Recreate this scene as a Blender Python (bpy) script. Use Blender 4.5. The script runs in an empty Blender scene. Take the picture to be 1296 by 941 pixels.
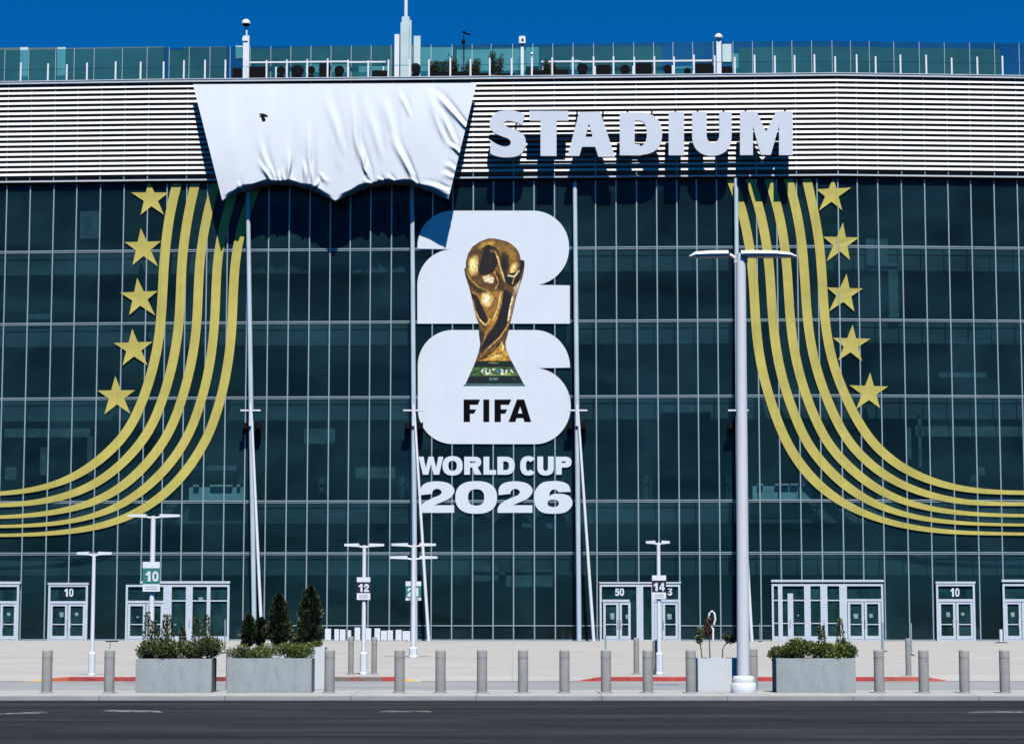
import bpy, bmesh, math, random
import numpy as np
from mathutils import Vector, geometry
random.seed(7); rng = np.random.RandomState(5)
R = math.radians
scene = bpy.context.scene
COL = scene.collection

# ------------------------------------------------------------------ camera
H = 2.2; F = 2780.0; CX, CY = 648.0, 470.5
TILT = math.atan((767-470.5)/F)
ct, st = math.cos(TILT), math.sin(TILT)
cam = bpy.data.cameras.new('camera'); camo = bpy.data.objects.new('camera', cam); COL.objects.link(camo)
camo.location = (0, 0, H); camo.rotation_euler = (R(90)+TILT, 0, 0)
cam.sensor_width = 36; cam.lens = 36*F/1296; cam.clip_end = 5000; cam.clip_start = .5
scene.camera = camo

def ray(px, py):
    v = CY-py
    return Vector((px-CX, F*ct - v*st, F*st + v*ct))
def G(px, py, z=0.0):                       # point of level ground seen at a pixel of the photo
    d = ray(px, py); t = (z-H)/d.z
    return Vector((d.x*t, d.y*t, z))
def atY(px, py, Y):
    d = ray(px, py); t = Y/d.y
    return Vector((d.x*t, Y, H+d.z*t))

# ------------------------------------------------------------------ facade plan (three nearly flat faces)
PZ = 0.12                                    # plaza level
gb = G(500, 810.6, PZ)
K0, KL, KR = 0.040, 0.064, -0.060
Y0 = gb.y + K0*gb.x
def _hit(px, py, a, k):                      # plane Y = a - k X
    d = ray(px, py); t = a/(d.y + k*d.x)
    return Vector((d.x*t, d.y*t, H+d.z*t))
XL = _hit(186, 316, Y0, K0).x; XR = _hit(1061.5, 316, Y0, K0).x
YL = Y0-K0*XL; YR = Y0-K0*XR
SEG = {'L': (YL+KL*XL, KL), 'C': (Y0, K0), 'R': (YR+KR*XR, KR)}
def seg(X): return 'L' if X < XL-1e-6 else ('R' if X > XR+1e-6 else 'C')
def nrm(k): return Vector((-k, -1, 0)).normalized()
def wp(X, z, off=0.0):                       # facade point from X, height and stand-off
    a, k = SEG[seg(X)]; n = nrm(k)
    if abs(X-XL) < 1e-4: n = (nrm(KL)+nrm(K0)).normalized()
    if abs(X-XR) < 1e-4: n = (nrm(KR)+nrm(K0)).normalized()
    return Vector((X, a-k*X, z)) + n*off
def W(px, py, off=0.0):                      # facade point seen at a pixel of the photo
    a, k = SEG['C']; s = math.sqrt(1+k*k)
    p = _hit(px, py, a-off*s, k)
    if p.x < XL: a, k = SEG['L']; p = _hit(px, py, a-off*math.sqrt(1+k*k), k)
    elif p.x > XR: a, k = SEG['R']; p = _hit(px, py, a-off*math.sqrt(1+k*k), k)
    return p
def WN(p): return nrm(SEG[seg(p.x)][1])

# ------------------------------------------------------------------ materials
def s2l(c):
    return tuple((x/255/12.92 if x/255 <= .04045 else ((x/255+.055)/1.055)**2.4) for x in c)
def mat(name, col, rough=.6, metal=0.0, var=.12, vscale=3.0, bump=0.0, bscale=30, spec=.5, stretch=None, attr=None, spots=None):
    m = bpy.data.materials.new(name); m.use_nodes = True
    nt = m.node_tree; b = nt.nodes['Principled BSDF']; L = nt.links.new
    b.inputs['Roughness'].default_value = rough; b.inputs['Metallic'].default_value = metal
    b.inputs['Specular IOR Level'].default_value = spec
    tc = nt.nodes.new('ShaderNodeTexCoord'); vec = tc.outputs['Object']
    if stretch:
        mp = nt.nodes.new('ShaderNodeMapping'); mp.inputs['Scale'].default_value = stretch
        L(vec, mp.inputs['Vector']); vec = mp.outputs['Vector']
    if attr:
        a = nt.nodes.new('ShaderNodeAttribute'); a.attribute_name = attr; src = a.outputs['Color']
    else:
        rgb = nt.nodes.new('ShaderNodeRGB'); rgb.outputs[0].default_value = (*col, 1); src = rgb.outputs[0]
    if var:
        n = nt.nodes.new('ShaderNodeTexNoise'); n.inputs['Scale'].default_value = vscale; n.inputs['Detail'].default_value = 6
        n.inputs['Roughness'].default_value = .65
        L(vec, n.inputs['Vector'])
        mr = nt.nodes.new('ShaderNodeMapRange'); mr.inputs['From Min'].default_value = .3; mr.inputs['From Max'].default_value = .7
        mr.inputs['To Min'].default_value = 1-var; mr.inputs['To Max'].default_value = 1+var
        L(n.outputs['Fac'], mr.inputs['Value'])
        mx = nt.nodes.new('ShaderNodeVectorMath'); mx.operation = 'SCALE'
        L(src, mx.inputs[0]); L(mr.outputs[0], mx.inputs['Scale']); src = mx.outputs[0]
    if spots:                                 # (scale, threshold, strength)
        n2 = nt.nodes.new('ShaderNodeTexNoise'); n2.inputs['Scale'].default_value = spots[0]; n2.inputs['Detail'].default_value = 8
        L(vec, n2.inputs['Vector'])
        m2 = nt.nodes.new('ShaderNodeMapRange'); m2.inputs['From Min'].default_value = spots[1]; m2.inputs['From Max'].default_value = spots[1]+.12
        m2.inputs['To Min'].default_value = 1; m2.inputs['To Max'].default_value = spots[2]
        L(n2.outputs['Fac'], m2.inputs['Value'])
        mx = nt.nodes.new('ShaderNodeVectorMath'); mx.operation = 'SCALE'
        L(src, mx.inputs[0]); L(m2.outputs[0], mx.inputs['Scale']); src = mx.outputs[0]
    L(src, b.inputs['Base Color'])
    if bump:
        n = nt.nodes.new('ShaderNodeTexNoise'); n.inputs['Scale'].default_value = bscale; n.inputs['Detail'].default_value = 5
        L(vec, n.inputs['Vector'])
        bp = nt.nodes.new('ShaderNodeBump'); bp.inputs['Strength'].default_value = bump; bp.inputs['Distance'].default_value = .02
        L(n.outputs['Fac'], bp.inputs['Height']); L(bp.outputs[0], b.inputs['Normal'])
    return m

def glass_mat(name, base, tint, opaque, rough=.06, msc=(.16, .16, .35)):
    m = bpy.data.materials.new(name); m.use_nodes = True
    nt = m.node_tree; b = nt.nodes['Principled BSDF']; L = nt.links.new
    out = nt.nodes['Material Output']
    b.inputs['Roughness'].default_value = rough; b.inputs['Specular IOR Level'].default_value = .2
    tr = nt.nodes.new('ShaderNodeBsdfTransparent'); tr.inputs[0].default_value = (*tint, 1)
    mix = nt.nodes.new('ShaderNodeMixShader'); mix.inputs[0].default_value = opaque
    L(tr.outputs[0], mix.inputs[1]); L(b.outputs[0], mix.inputs[2]); L(mix.outputs[0], out.inputs['Surface'])
    tc = nt.nodes.new('ShaderNodeTexCoord')
    mp = nt.nodes.new('ShaderNodeMapping'); mp.inputs['Scale'].default_value = msc
    L(tc.outputs['Object'], mp.inputs['Vector'])
    n = nt.nodes.new('ShaderNodeTexNoise'); n.inputs['Scale'].default_value = 1.0; n.inputs['Detail'].default_value = 5; n.inputs['Distortion'].default_value = .6
    L(mp.outputs[0], n.inputs['Vector'])
    mr = nt.nodes.new('ShaderNodeMapRange'); mr.inputs['From Min'].default_value = .3; mr.inputs['From Max'].default_value = .72
    mr.inputs['To Min'].default_value = .5; mr.inputs['To Max'].default_value = 1.75  # random tone patches in the base colour stand in for reflections
    L(n.outputs['Fac'], mr.inputs['Value'])
    at = nt.nodes.new('ShaderNodeAttribute'); at.attribute_name = 'tint'
    m1 = nt.nodes.new('ShaderNodeMath'); m1.operation = 'MULTIPLY'; L(mr.outputs[0], m1.inputs[0])
    m2 = nt.nodes.new('ShaderNodeMapRange'); m2.inputs['To Min'].default_value = .8; m2.inputs['To Max'].default_value = 1.25
    L(at.outputs['Fac'], m2.inputs['Value']); L(m2.outputs[0], m1.inputs[1])
    sc = nt.nodes.new('ShaderNodeVectorMath'); sc.operation = 'SCALE'; sc.inputs[0].default_value = base
    L(m1.outputs[0], sc.inputs['Scale']); L(sc.outputs[0], b.inputs['Base Color'])
    return m

M = {}
M['glass'] = glass_mat('facade_glass', (.0105, .034, .040), (.56, .85, .90), .55)
M['doorglass'] = glass_mat('door_glass', (.014, .050, .054), (.45, .8, .8), .65, msc=(1.3, 1.3, .8))
M['roofglass'] = glass_mat('roof_glass', (.035, .13, .15), (.46, .80, .88), .24, rough=.04)
M['mullion'] = mat('mullion_aluminium', (.34, .43, .45), .4, .3, .1, 2)
M['louver'] = mat('louver_white', (.66, .645, .67), .5, 0, .06, 2, stretch=(.4, .4, 6))
M['coping'] = mat('coping_metal', (.55, .60, .63), .45, .1, .08, 1)
M['dark'] = mat('dark_backing', (.015, .016, .020), .8, 0, .1, 1)
M['gold'] = mat('gold_vinyl', (.51, .445, .110), .5, 0, .18, .35, spec=.25, spots=(9, .62, .9))
M['vinyl'] = mat('white_vinyl', (.69, .75, .80), .5, 0, .03, .5)
M['blackv'] = mat('black_vinyl', (.003, .003, .004), .7, 0, 0, spec=.05)
M['letter'] = mat('letter_white', (.60, .65, .71), .45, 0, .04, .8)
M['letside'] = mat('letter_return', (.5, .52, .55), .5)
M['cloth'] = mat('white_tarpaulin', (.61, .655, .70), .85, 0, .04, .6, bump=.35, bscale=7, spec=.15, stretch=(1, 1, .35))
M['white'] = mat('white_paint', (.76, .79, .82), .4, 0, .05, 3)
M['whitec'] = mat('chalky_white_paint', (.62, .65, .68), .55, 0, .06, 1.5, bump=.05, stretch=(3, 3, .6))
M['mast'] = mat('mast_paint', (.48, .58, .64), .45, 0, .12, 1.0, stretch=(2, 2, .5))
M['door'] = mat('door_aluminium', (.60, .66, .72), .4, .1, .08, 4)
M['concrete'] = mat('bollard_concrete', (.30, .30, .285), .85, 0, .13, 5, bump=.3, bscale=40, spots=(7, .6, .82))
M['planter'] = mat('planter_concrete', (.33, .375, .372), .85, 0, .13, 2.2, bump=.25, bscale=45, spots=(3, .56, .82), stretch=(1.4, 1.4, .5))
M['planterw'] = mat('pale_planter', (.60, .64, .66), .8, 0, .05, 4, bump=.1, bscale=40)
M['soil'] = mat('soil', (.03, .022, .015), .95, 0, .3, 20)
M['asphalt'] = mat('asphalt', (.0135, .0147, .0153), .92, 0, .50, .8, bump=.6, bscale=60, stretch=(.11, .75, 1), spots=(1.1, .50, 1.7), spec=.2)
M['ground'] = mat('ground_far', (.10, .10, .10), .9, 0, .2, .1)
M['strip'] = mat('footway_concrete', (.30, .31, .30), .85, 0, .12, 1.2, bump=.2, bscale=40, spots=(2.5, .6, .85))
M['lane'] = mat('lane_concrete', (.215, .228, .235), .85, 0, .15, .5, bump=.2, bscale=40, stretch=(.4, 1, 1), spots=(1.5, .6, .88))
M['paint'] = mat('worn_road_paint', (.15, .15, .15), .8, 0, .45, 2.0, spots=(5, .46, .15))
M['green'] = mat('sign_green', (.03, .20, .17), .5, 0, .05)
M['navy'] = mat('sign_dark', (.012, .012, .022), .5, 0, .05)
M['black'] = mat('black_metal', (.006, .006, .008), .85, spec=.08)
M['bark'] = mat('bark', (.07, .05, .035), .9, 0, .3, 20)
M['deadleaf'] = mat('withered_leaf', (.10, .035, .025), .9, 0, .4, 8)
M['reflect'] = mat('painted_reflection', (.22, .33, .33), .8, 0, .3)  # light teal of the reflections painted on the doors
M['slab'] = mat('interior_slab', (.095, .13, .14), .8, 0, .35, .35, stretch=(.5, .5, 3))
M['inwhite'] = mat('interior_white', (.85, .85, .85), .8, 0, .1, 1)
M['inteal'] = mat('interior_panel', (.70, .85, .86), .8, 0, .2, 1)
M['inpale'] = mat('interior_pale_surface', (.16, .20, .21), .8, 0, .5, 1.5)
M['inwall'] = mat('interior_wall', (.05, .06, .06), .9, 0, .4, .3)
M['roofwall'] = mat('roof_screen_wall', (.085, .15, .165), .8, 0, .25, .25)
M['rooflight'] = mat('roof_pale_panel', (.50, .64, .64), .7, 0, .15, .5)
M['attr'] = mat('printed_colour', (1, 1, 1), .45, 0, .04, 3, attr='Col')
M['kerb'] = mat('kerb_paint', (1, 1, 1), .8, 0, .25, 3, attr='Col', spots=(4, .55, .6))

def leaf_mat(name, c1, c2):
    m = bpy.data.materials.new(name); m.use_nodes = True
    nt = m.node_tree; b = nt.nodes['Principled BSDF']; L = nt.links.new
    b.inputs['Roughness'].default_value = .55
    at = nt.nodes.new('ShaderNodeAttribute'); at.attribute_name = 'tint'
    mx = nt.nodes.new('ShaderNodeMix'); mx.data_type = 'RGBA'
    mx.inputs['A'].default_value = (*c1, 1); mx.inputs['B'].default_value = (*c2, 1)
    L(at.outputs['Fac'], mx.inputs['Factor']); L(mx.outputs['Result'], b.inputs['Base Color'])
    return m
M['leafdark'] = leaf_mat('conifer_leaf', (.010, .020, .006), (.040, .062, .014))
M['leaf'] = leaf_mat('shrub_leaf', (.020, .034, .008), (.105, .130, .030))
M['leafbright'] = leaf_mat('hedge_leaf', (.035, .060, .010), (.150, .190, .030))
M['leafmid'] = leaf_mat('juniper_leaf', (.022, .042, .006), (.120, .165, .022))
M['flower'] = mat('white_petal', (.8, .78, .76), .6, 0, .05)

# plaza concrete with joints
def plaza_mat():
    m = mat('plaza_concrete', (.325, .318, .298), .88, 0, .12, .5, bump=.1, bscale=30, stretch=(.35, .8, 1), spots=(1.0, .56, .86))
    nt = m.node_tree; b = nt.nodes['Principled BSDF']; L = nt.links.new
    src = b.inputs['Base Color'].links[0].from_socket
    tc = nt.nodes.new('ShaderNodeTexCoord'); sx = nt.nodes.new('ShaderNodeSeparateXYZ'); L(tc.outputs['Object'], sx.inputs[0])
    outs = []
    for ax, per, w in (('X', 4.6, .004), ('Y', 5.2, .014)):
        d = nt.nodes.new('ShaderNodeMath'); d.operation = 'DIVIDE'; d.inputs[1].default_value = per; L(sx.outputs[ax], d.inputs[0])
        f = nt.nodes.new('ShaderNodeMath'); f.operation = 'FRACT'; L(d.outputs[0], f.inputs[0])
        g = nt.nodes.new('ShaderNodeMath'); g.operation = 'GREATER_THAN'; g.inputs[1].default_value = w; L(f.outputs[0], g.inputs[0])
        outs.append(g.outputs[0])
    mu = nt.nodes.new('ShaderNodeMath'); mu.operation = 'MULTIPLY'; L(outs[0], mu.inputs[0]); L(outs[1], mu.inputs[1])
    mr = nt.nodes.new('ShaderNodeMapRange'); mr.inputs['To Min'].default_value = .62; L(mu.outputs[0], mr.inputs['Value'])
    sc = nt.nodes.new('ShaderNodeVectorMath'); sc.operation = 'SCALE'; L(src, sc.inputs[0]); L(mr.outputs[0], sc.inputs['Scale'])
    L(sc.outputs[0], b.inputs['Base Color'])
    return m
M['plaza'] = plaza_mat()
def seams(m, per, w, lo, phase=0.0):
    nt = m.node_tree; b = nt.nodes['Principled BSDF']; L = nt.links.new
    src = b.inputs['Base Color'].links[0].from_socket
    g_ = nt.nodes.new('ShaderNodeNewGeometry'); sx = nt.nodes.new('ShaderNodeSeparateXYZ'); L(g_.outputs['Position'], sx.inputs[0])
    a_ = nt.nodes.new('ShaderNodeMath'); a_.operation = 'ADD'; a_.inputs[1].default_value = 500+phase; L(sx.outputs['X'], a_.inputs[0])
    d = nt.nodes.new('ShaderNodeMath'); d.operation = 'DIVIDE'; d.inputs[1].default_value = per; L(a_.outputs[0], d.inputs[0])
    f = nt.nodes.new('ShaderNodeMath'); f.operation = 'FRACT'; L(d.outputs[0], f.inputs[0])
    g = nt.nodes.new('ShaderNodeMath'); g.operation = 'GREATER_THAN'; g.inputs[1].default_value = w; L(f.outputs[0], g.inputs[0])
    mr = nt.nodes.new('ShaderNodeMapRange'); mr.inputs['To Min'].default_value = lo; L(g.outputs[0], mr.inputs['Value'])
    sc = nt.nodes.new('ShaderNodeVectorMath'); sc.operation = 'SCALE'; L(src, sc.inputs[0]); L(mr.outputs[0], sc.inputs['Scale'])
    L(sc.outputs[0], b.inputs['Base Color'])
seams(M['vinyl'], 1.265, .022, .93); seams(M['gold'], 1.265, .03, .80); seams(M['strip'], 3.1, .012, .6)

# ------------------------------------------------------------------ object helpers
def tag(o, label=None, cat=None, group=None, kind=None):
    if label: o['label'] = label
    if cat: o['category'] = cat
    if group: o['group'] = group
    if kind: o['kind'] = kind
    return o
def obj(name, bm, m, parent=None, smooth=False, origin=None, fix=True):
    if fix: bmesh.ops.recalc_face_normals(bm, faces=bm.faces[:])
    off = Vector((0, 0, 0))
    if parent is not None: off = parent.get('_w', None); off = Vector(off) if off is not None else Vector((0, 0, 0))
    elif origin is not None: off = Vector(origin)
    if off.length: bmesh.ops.translate(bm, verts=bm.verts[:], vec=-off)
    me = bpy.data.meshes.new(name); bm.to_mesh(me); bm.free()
    me.materials.append(m)
    if smooth:
        for p in me.polygons: p.use_smooth = True
        if smooth != 'all':
            me.set_sharp_from_angle(angle=R(40))
    o = bpy.data.objects.new(name, me); COL.objects.link(o)
    if parent is not None: o.parent = parent; o['_w'] = tuple(off)
    elif origin is not None: o.location = off; o['_w'] = tuple(off)
    return o
def thing(name, loc, label, cat, group=None):
    o = bpy.data.objects.new(name, None); COL.objects.link(o); o.location = loc; o.empty_display_size = .3
    o['_w'] = tuple(loc)
    return tag(o, label, cat, group)
def quad(bm, pts):
    return bm.faces.new([bm.verts.new(p) for p in pts])
def hexa(bm, a, b):                          # a, b: two quads (4 pts each)
    va = [bm.verts.new(p) for p in a]; vb = [bm.verts.new(p) for p in b]
    bm.faces.new(va); bm.faces.new(vb[::-1])
    for i in range(4): bm.faces.new([va[i], vb[i], vb[(i+1) % 4], va[(i+1) % 4]])
def box(bm, x0, x1, y0, y1, z0, z1):
    hexa(bm, [(x0, y0, z0), (x1, y0, z0), (x1, y1, z0), (x0, y1, z0)], [(x0, y0, z1), (x1, y0, z1), (x1, y1, z1), (x0, y1, z1)])
def wbox(bm, Xa, Xb, z0, z1, o0, o1):        # box along the facade
    cuts = [Xa] + [x for x in (XL, XR) if Xa+.01 < x < Xb-.01] + [Xb]
    for a, b in zip(cuts[:-1], cuts[1:]):
        mid = (a+b)/2; aa, k = SEG[seg(mid)]; n = nrm(k)
        def q(X, z, o):
            if abs(X-XL) < .02 or abs(X-XR) < .02: return wp(XL if abs(X-XL) < .02 else XR, z, o)
            return Vector((X, aa-k*X, z))+n*o
        hexa(bm, [q(a, z0, o0), q(b, z0, o0), q(b, z0, o1), q(a, z0, o1)], [q(a, z1, o0), q(b, z1, o0), q(b, z1, o1), q(a, z1, o1)])
def tube(bm, pts, rad, n=10, cap=True):
    pts = [Vector(p) for p in pts]
    rads = rad if isinstance(rad, (list, tuple)) else [rad]*len(pts)
    rings = []
    for i, p in enumerate(pts):
        d = (pts[min(i+1, len(pts)-1)]-pts[max(i-1, 0)]).normalized()
        u = d.orthogonal().normalized() if abs(d.z) < .9 else Vector((1, 0, 0))
        u = (u-d*u.dot(d)).normalized(); v = d.cross(u)
        rings.append([bm.verts.new(p+(u*math.cos(t)+v*math.sin(t))*rads[i]) for t in [2*math.pi*k/n for k in range(n)]])
    for a, b in zip(rings[:-1], rings[1:]):
        for k in range(n): bm.faces.new([a[k], a[(k+1) % n], b[(k+1) % n], b[k]])
    if cap: bm.faces.new(rings[0]); bm.faces.new(rings[-1])
def lathe(bm, c, prof, n=24):                # prof: (r, z)
    rings = []
    for r, z in prof:
        rings.append([bm.verts.new((c[0]+r*math.cos(2*math.pi*k/n), c[1]+r*math.sin(2*math.pi*k/n), c[2]+z)) for k in range(n)])
    for a, b in zip(rings[:-1], rings[1:]):
        for k in range(n): bm.faces.new([a[k], a[(k+1) % n], b[(k+1) % n], b[k]])
    bm.faces.new(rings[0][::-1]); bm.faces.new(rings[-1])
def copy_tree(o, parent=None):
    c = o.copy(); COL.objects.link(c)
    if parent is not None: c.parent = parent
    for ch in list(o.children): copy_tree(ch, c)
    return c

# flat shape on the facade: outline in photo pixels -> prism on the facade plane
def prism_px(bm, outer, holes, off, th, proj=W, nf=None):
    loops = [outer]+list(holes)
    tri = geometry.tessellate_polygon([[Vector((x, -y, 0)) for x, y in lp] for lp in loops])
    P = [proj(x, y, off) for lp in loops for x, y in lp]
    B = [p-(nf if nf else WN(p))*th for p in P]
    vf = [bm.verts.new(p) for p in P]; vb = [bm.verts.new(p) for p in B]
    for t in tri:
        try:
            bm.faces.new([vf[i] for i in t]); bm.faces.new([vb[i] for i in reversed(t)])
        except ValueError: pass
    k = 0
    for lp in loops:
        n = len(lp)
        for i in range(n):
            a, b = k+i, k+(i+1) % n
            bm.faces.new([vf[a], vf[b], vb[b], vb[a]])
        k += n
def arc(cx, cy, rx, ry, a0, a1, n=18, e=1.0):
    out = []
    for i in range(n+1):
        t = R(a0+(a1-a0)*i/n); c, s = math.cos(t), math.sin(t)
        out.append((cx+rx*math.copysign(abs(c)**e, c), cy+ry*math.copysign(abs(s)**e, s)))
    return out
def cr(pts, n=6, closed=False):              # Catmull-Rom
    out = []; N = len(pts)
    for i in range(N if closed else N-1):
        g = (lambda j: pts[j % N]) if closed else (lambda j: pts[max(0, min(N-1, j))])
        p0, p1, p2, p3 = g(i-1), g(i), g(i+1), g(i+2)
        for k in range(n):
            t = k/n
            out.append(tuple(.5*(2*b+(c-a)*t+(2*a-5*b+4*c-d)*t*t+(-a+3*b-3*c+d)*t**3) for a, b, c, d in zip(p0, p1, p2, p3)))
    if not closed: out.append(tuple(pts[-1]))
    return out

# ------------------------------------------------------------------ glyphs (bold grotesque), y down, in box x0..x1, y0..y1
def glyph(ch, x0, y0, x1, y1, sx, sy):
    w, h = x1-x0, y1-y0; cx, cy = (x0+x1)/2, (y0+y1)/2
    E = .82
    T = lambda pts: [(x0+a*w, y0+b*h) for a, b in pts]
    if ch in 'O0':
        return arc(cx, cy, w/2, h/2, 0, 350, 35, E), [arc(cx, cy, w/2-sx, h/2-sy, 0, 350, 35, E)]
    if ch == 'I': return [(x0, y0), (x1, y0), (x1, y1), (x0, y1)], []
    if ch == 'L': return [(x0, y0), (x0+sx, y0), (x0+sx, y1-sy), (x1, y1-sy), (x1, y1), (x0, y1)], []
    if ch == 'T':
        return [(x0, y0), (x1, y0), (x1, y0+sy), (cx+sx/2, y0+sy), (cx+sx/2, y1), (cx-sx/2, y1), (cx-sx/2, y0+sy), (x0, y0+sy)], []
    if ch == 'D':
        r = w*.55
        return [(x0, y0), (x1-r, y0)]+arc(x1-r, cy, r, h/2, -85, 85, 20, E)+[(x1-r, y1), (x0, y1)], \
            [[(x0+sx, y0+sy), (x1-r, y0+sy)]+arc(x1-r, cy, r-sx, h/2-sy, -85, 85, 16, E)+[(x1-r, y1-sy), (x0+sx, y1-sy)]]
    if ch == 'U':
        r = h*.42
        return [(x0, y0), (x0+sx, y0), (x0+sx, y1-r)]+arc(cx, y1-r, w/2-sx, r-sy, 175, 5, 16, E)+[(x1-sx, y1-r), (x1-sx, y0), (x1, y0), (x1, y1-r)]+arc(cx, y1-r, w/2, r, 5, 175, 20, E)+[(x0, y1-r)], []
    if ch in 'PR':
        hb = h*.60; my = y0+hb/2; r = w*.42
        holes = [[(x0+sx, y0+sy), (x1-r, y0+sy)]+arc(x1-r, my, r-sx, hb/2-sy, -80, 80, 10, E)+[(x1-r, y0+hb-sy), (x0+sx, y0+hb-sy)]]
        top = [(x0, y0), (x1-r, y0)]+arc(x1-r, my, r, hb/2, -85, 85 if ch == 'P' else 60, 16, E)
        if ch == 'P': return top+[(x1-r, y0+hb), (x0+sx, y0+hb), (x0+sx, y1), (x0, y1)], holes
        return top+[(x1-r*.55, y0+hb-sy*.25), (x1+.02*w, y1), (x1-sx*1.15, y1), (cx-.02*w, y0+hb), (x0+sx, y0+hb), (x0+sx, y1), (x0, y1)], holes
    if ch == 'C':
        return arc(cx, cy, w/2, h/2, -38, -322, 34, E)+arc(cx, cy, w/2-sx, h/2-sy, -318, -42, 26, E), []
    if ch == 'W':
        return T([(0, 0), (.20, 0), (.29, .62), (.40, 0), (.60, 0), (.71, .62), (.80, 0), (1, 0), (.83, 1), (.61, 1), (.50, .40), (.39, 1), (.17, 1)]), []
    if ch == '1': return T([(.42, 0), (.82, 0), (.82, 1), (.40, 1), (.40, .36), (.05, .42), (.05, .22), (.28, .14)]), []
    if ch == '4':
        return T([(.48, 0), (.84, 0), (.84, .60), (1, .60), (1, .80), (.84, .80), (.84, 1), (.50, 1), (.50, .80), (0, .80), (0, .60)]), [T([(.50, .26), (.50, .60), (.27, .60)])]
    if ch == '3':
        return cr(T([(.04, .10), (.30, .01), (.60, .0), (.88, .10), (.93, .28), (.72, .47), (.95, .62), (.93, .85), (.65, 1), (.30, 1), (.02, .90)]), 4)+cr(T([(.05, .68), (.30, .78), (.52, .78), (.60, .68), (.50, .58), (.28, .57), (.28, .42), (.48, .40), (.56, .30), (.48, .22), (.28, .22), (.06, .30)]), 4), []
    if ch == '9':
        return glyph('6', -x1, -y1, -x0, -y0, sx, sy, ) and ([(-a, -b) for a, b in glyph('6', -x1, -y1, -x0, -y0, sx, sy)[0]], [[(-a, -b) for a, b in hh] for hh in glyph('6', -x1, -y1, -x0, -y0, sx, sy)[1]])
    if ch == '2':
        a = cr(T([(.03, .44), (.04, .22), (.18, .06), (.50, 0), (.83, .06), (.99, .22), (.99, .38), (.86, .55), (.60, .68), (.42, .76)]), 5)
        b = T([(1.0, .76), (1.0, 1), (0, 1)])
        c = cr(T([(.0, .86), (.10, .70), (.36, .54), (.58, .44), (.64, .33), (.56, .25), (.46, .25), (.38, .32), (.37, .40)]), 5)
        return a+b+c, []
    if ch == '6':
        a = cr(T([(.96, .33), (.90, .12), (.72, .02), (.48, 0), (.20, .06), (.03, .30), (0, .55), (.06, .80), (.22, .96), (.50, 1), (.80, .96), (.97, .80), (1, .64), (.92, .46), (.72, .39), (.50, .40), (.40, .46)]), 5)
        c = T([(.41, .34), (.48, .26), (.58, .26), (.64, .34)])
        return a+c, [arc(cx+.0*w, y0+.68*h, .15*w, .115*h, 0, 345, 22, .9)]
    if ch == '5':
        return T([(.10, 0), (.92, 0), (.92, .24), (.38, .24), (.37, .36)])+cr(T([(.60, .33), (.88, .42), (.98, .64), (.88, .88), (.55, 1), (.20, .98), (.02, .90)]), 4)+cr(T([(.06, .66), (.30, .77), (.50, .76), (.60, .66), (.50, .56), (.30, .56), (.06, .60)]), 4), []
    raise KeyError(ch)

# ------------------------------------------------------------------ heights of the facade
zz = lambda px, py: W(px, py).z
Z_TOP = zz(500, 99.5)
Z_LB = zz(500, 225.5)                        # louver bottom / glass top
ZROW = [PZ, zz(470, 699), zz(400, 633.5), zz(400, 502), zz(400, 407), zz(400, 315.2), Z_LB]
MPX = [7.3-29.5*k for k in (4, 3, 2, 1)]+[7.3, 37, 67, 96, 126, 156, 186, 210.5, 235.5, 262, 288, 313.5, 340, 366, 392, 418, 443.3, 469, 495.5, 522, 547.5, 573, 599, 624.5, 650, 676, 702, 728.5, 754, 780, 806, 831.5, 857, 882, 907.5, 933, 958, 983.5, 1009, 1035, 1061.5, 1086, 1112, 1142, 1171.5, 1201, 1230, 1259.5, 1289]+[1289+29.5*k for k in (1, 2, 3, 4)]
MX = [W(p, 316).x for p in MPX]
MX[MPX.index(186)] = XL; MX[MPX.index(1061.5)] = XR
SECT = [MPX.index(v) for v in (186, 313.5, 522, 728.5, 933, 1061.5)]
SECT = [0]+SECT+[len(MPX)-1]

# ------------------------------------------------------------------ the stadium building
stadium = thing('stadium_building', (0, Y0, PZ), 'huge stadium with dark teal glass facade under a white louvred band', 'stadium')
Xa, Xb = MX[0], MX[-1]
# body behind the glazing
bm = bmesh.new()
wbox(bm, Xa, Xb, PZ, Z_TOP-.6, -60, -9)
obj('rear_wall', bm, M['inwall'], stadium)
bm = bmesh.new()
wbox(bm, Xa-.3, Xa-.01, PZ, Z_TOP-.6, -9.01, 0.1); wbox(bm, Xb+.01, Xb+.3, PZ, Z_TOP-.6, -9.01, .1)
obj('end_wall', bm, M['slab'], stadium)
# interior floors
for i, z in enumerate(ZROW[1:]):
    bm = bmesh.new()
    wbox(bm, Xa, Xb, z-.35, z-.06, -8.9, -.9)
    wbox(bm, Xa, Xb, z-1.35, z-.36, -1.25, -.95)
    obj('floor_slab', bm, M['slab'], stadium)
for k in range(6, len(MX)-2, 4):
    bm = bmesh.new(); p = wp(MX[k]+.6, 0, -3.0)
    lathe(bm, (p.x, p.y, PZ), [(.35, 0), (.35, Z_LB-PZ-.4)], 14)
    obj('interior_column', bm, M['slab'], stadium, smooth=True)
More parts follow.
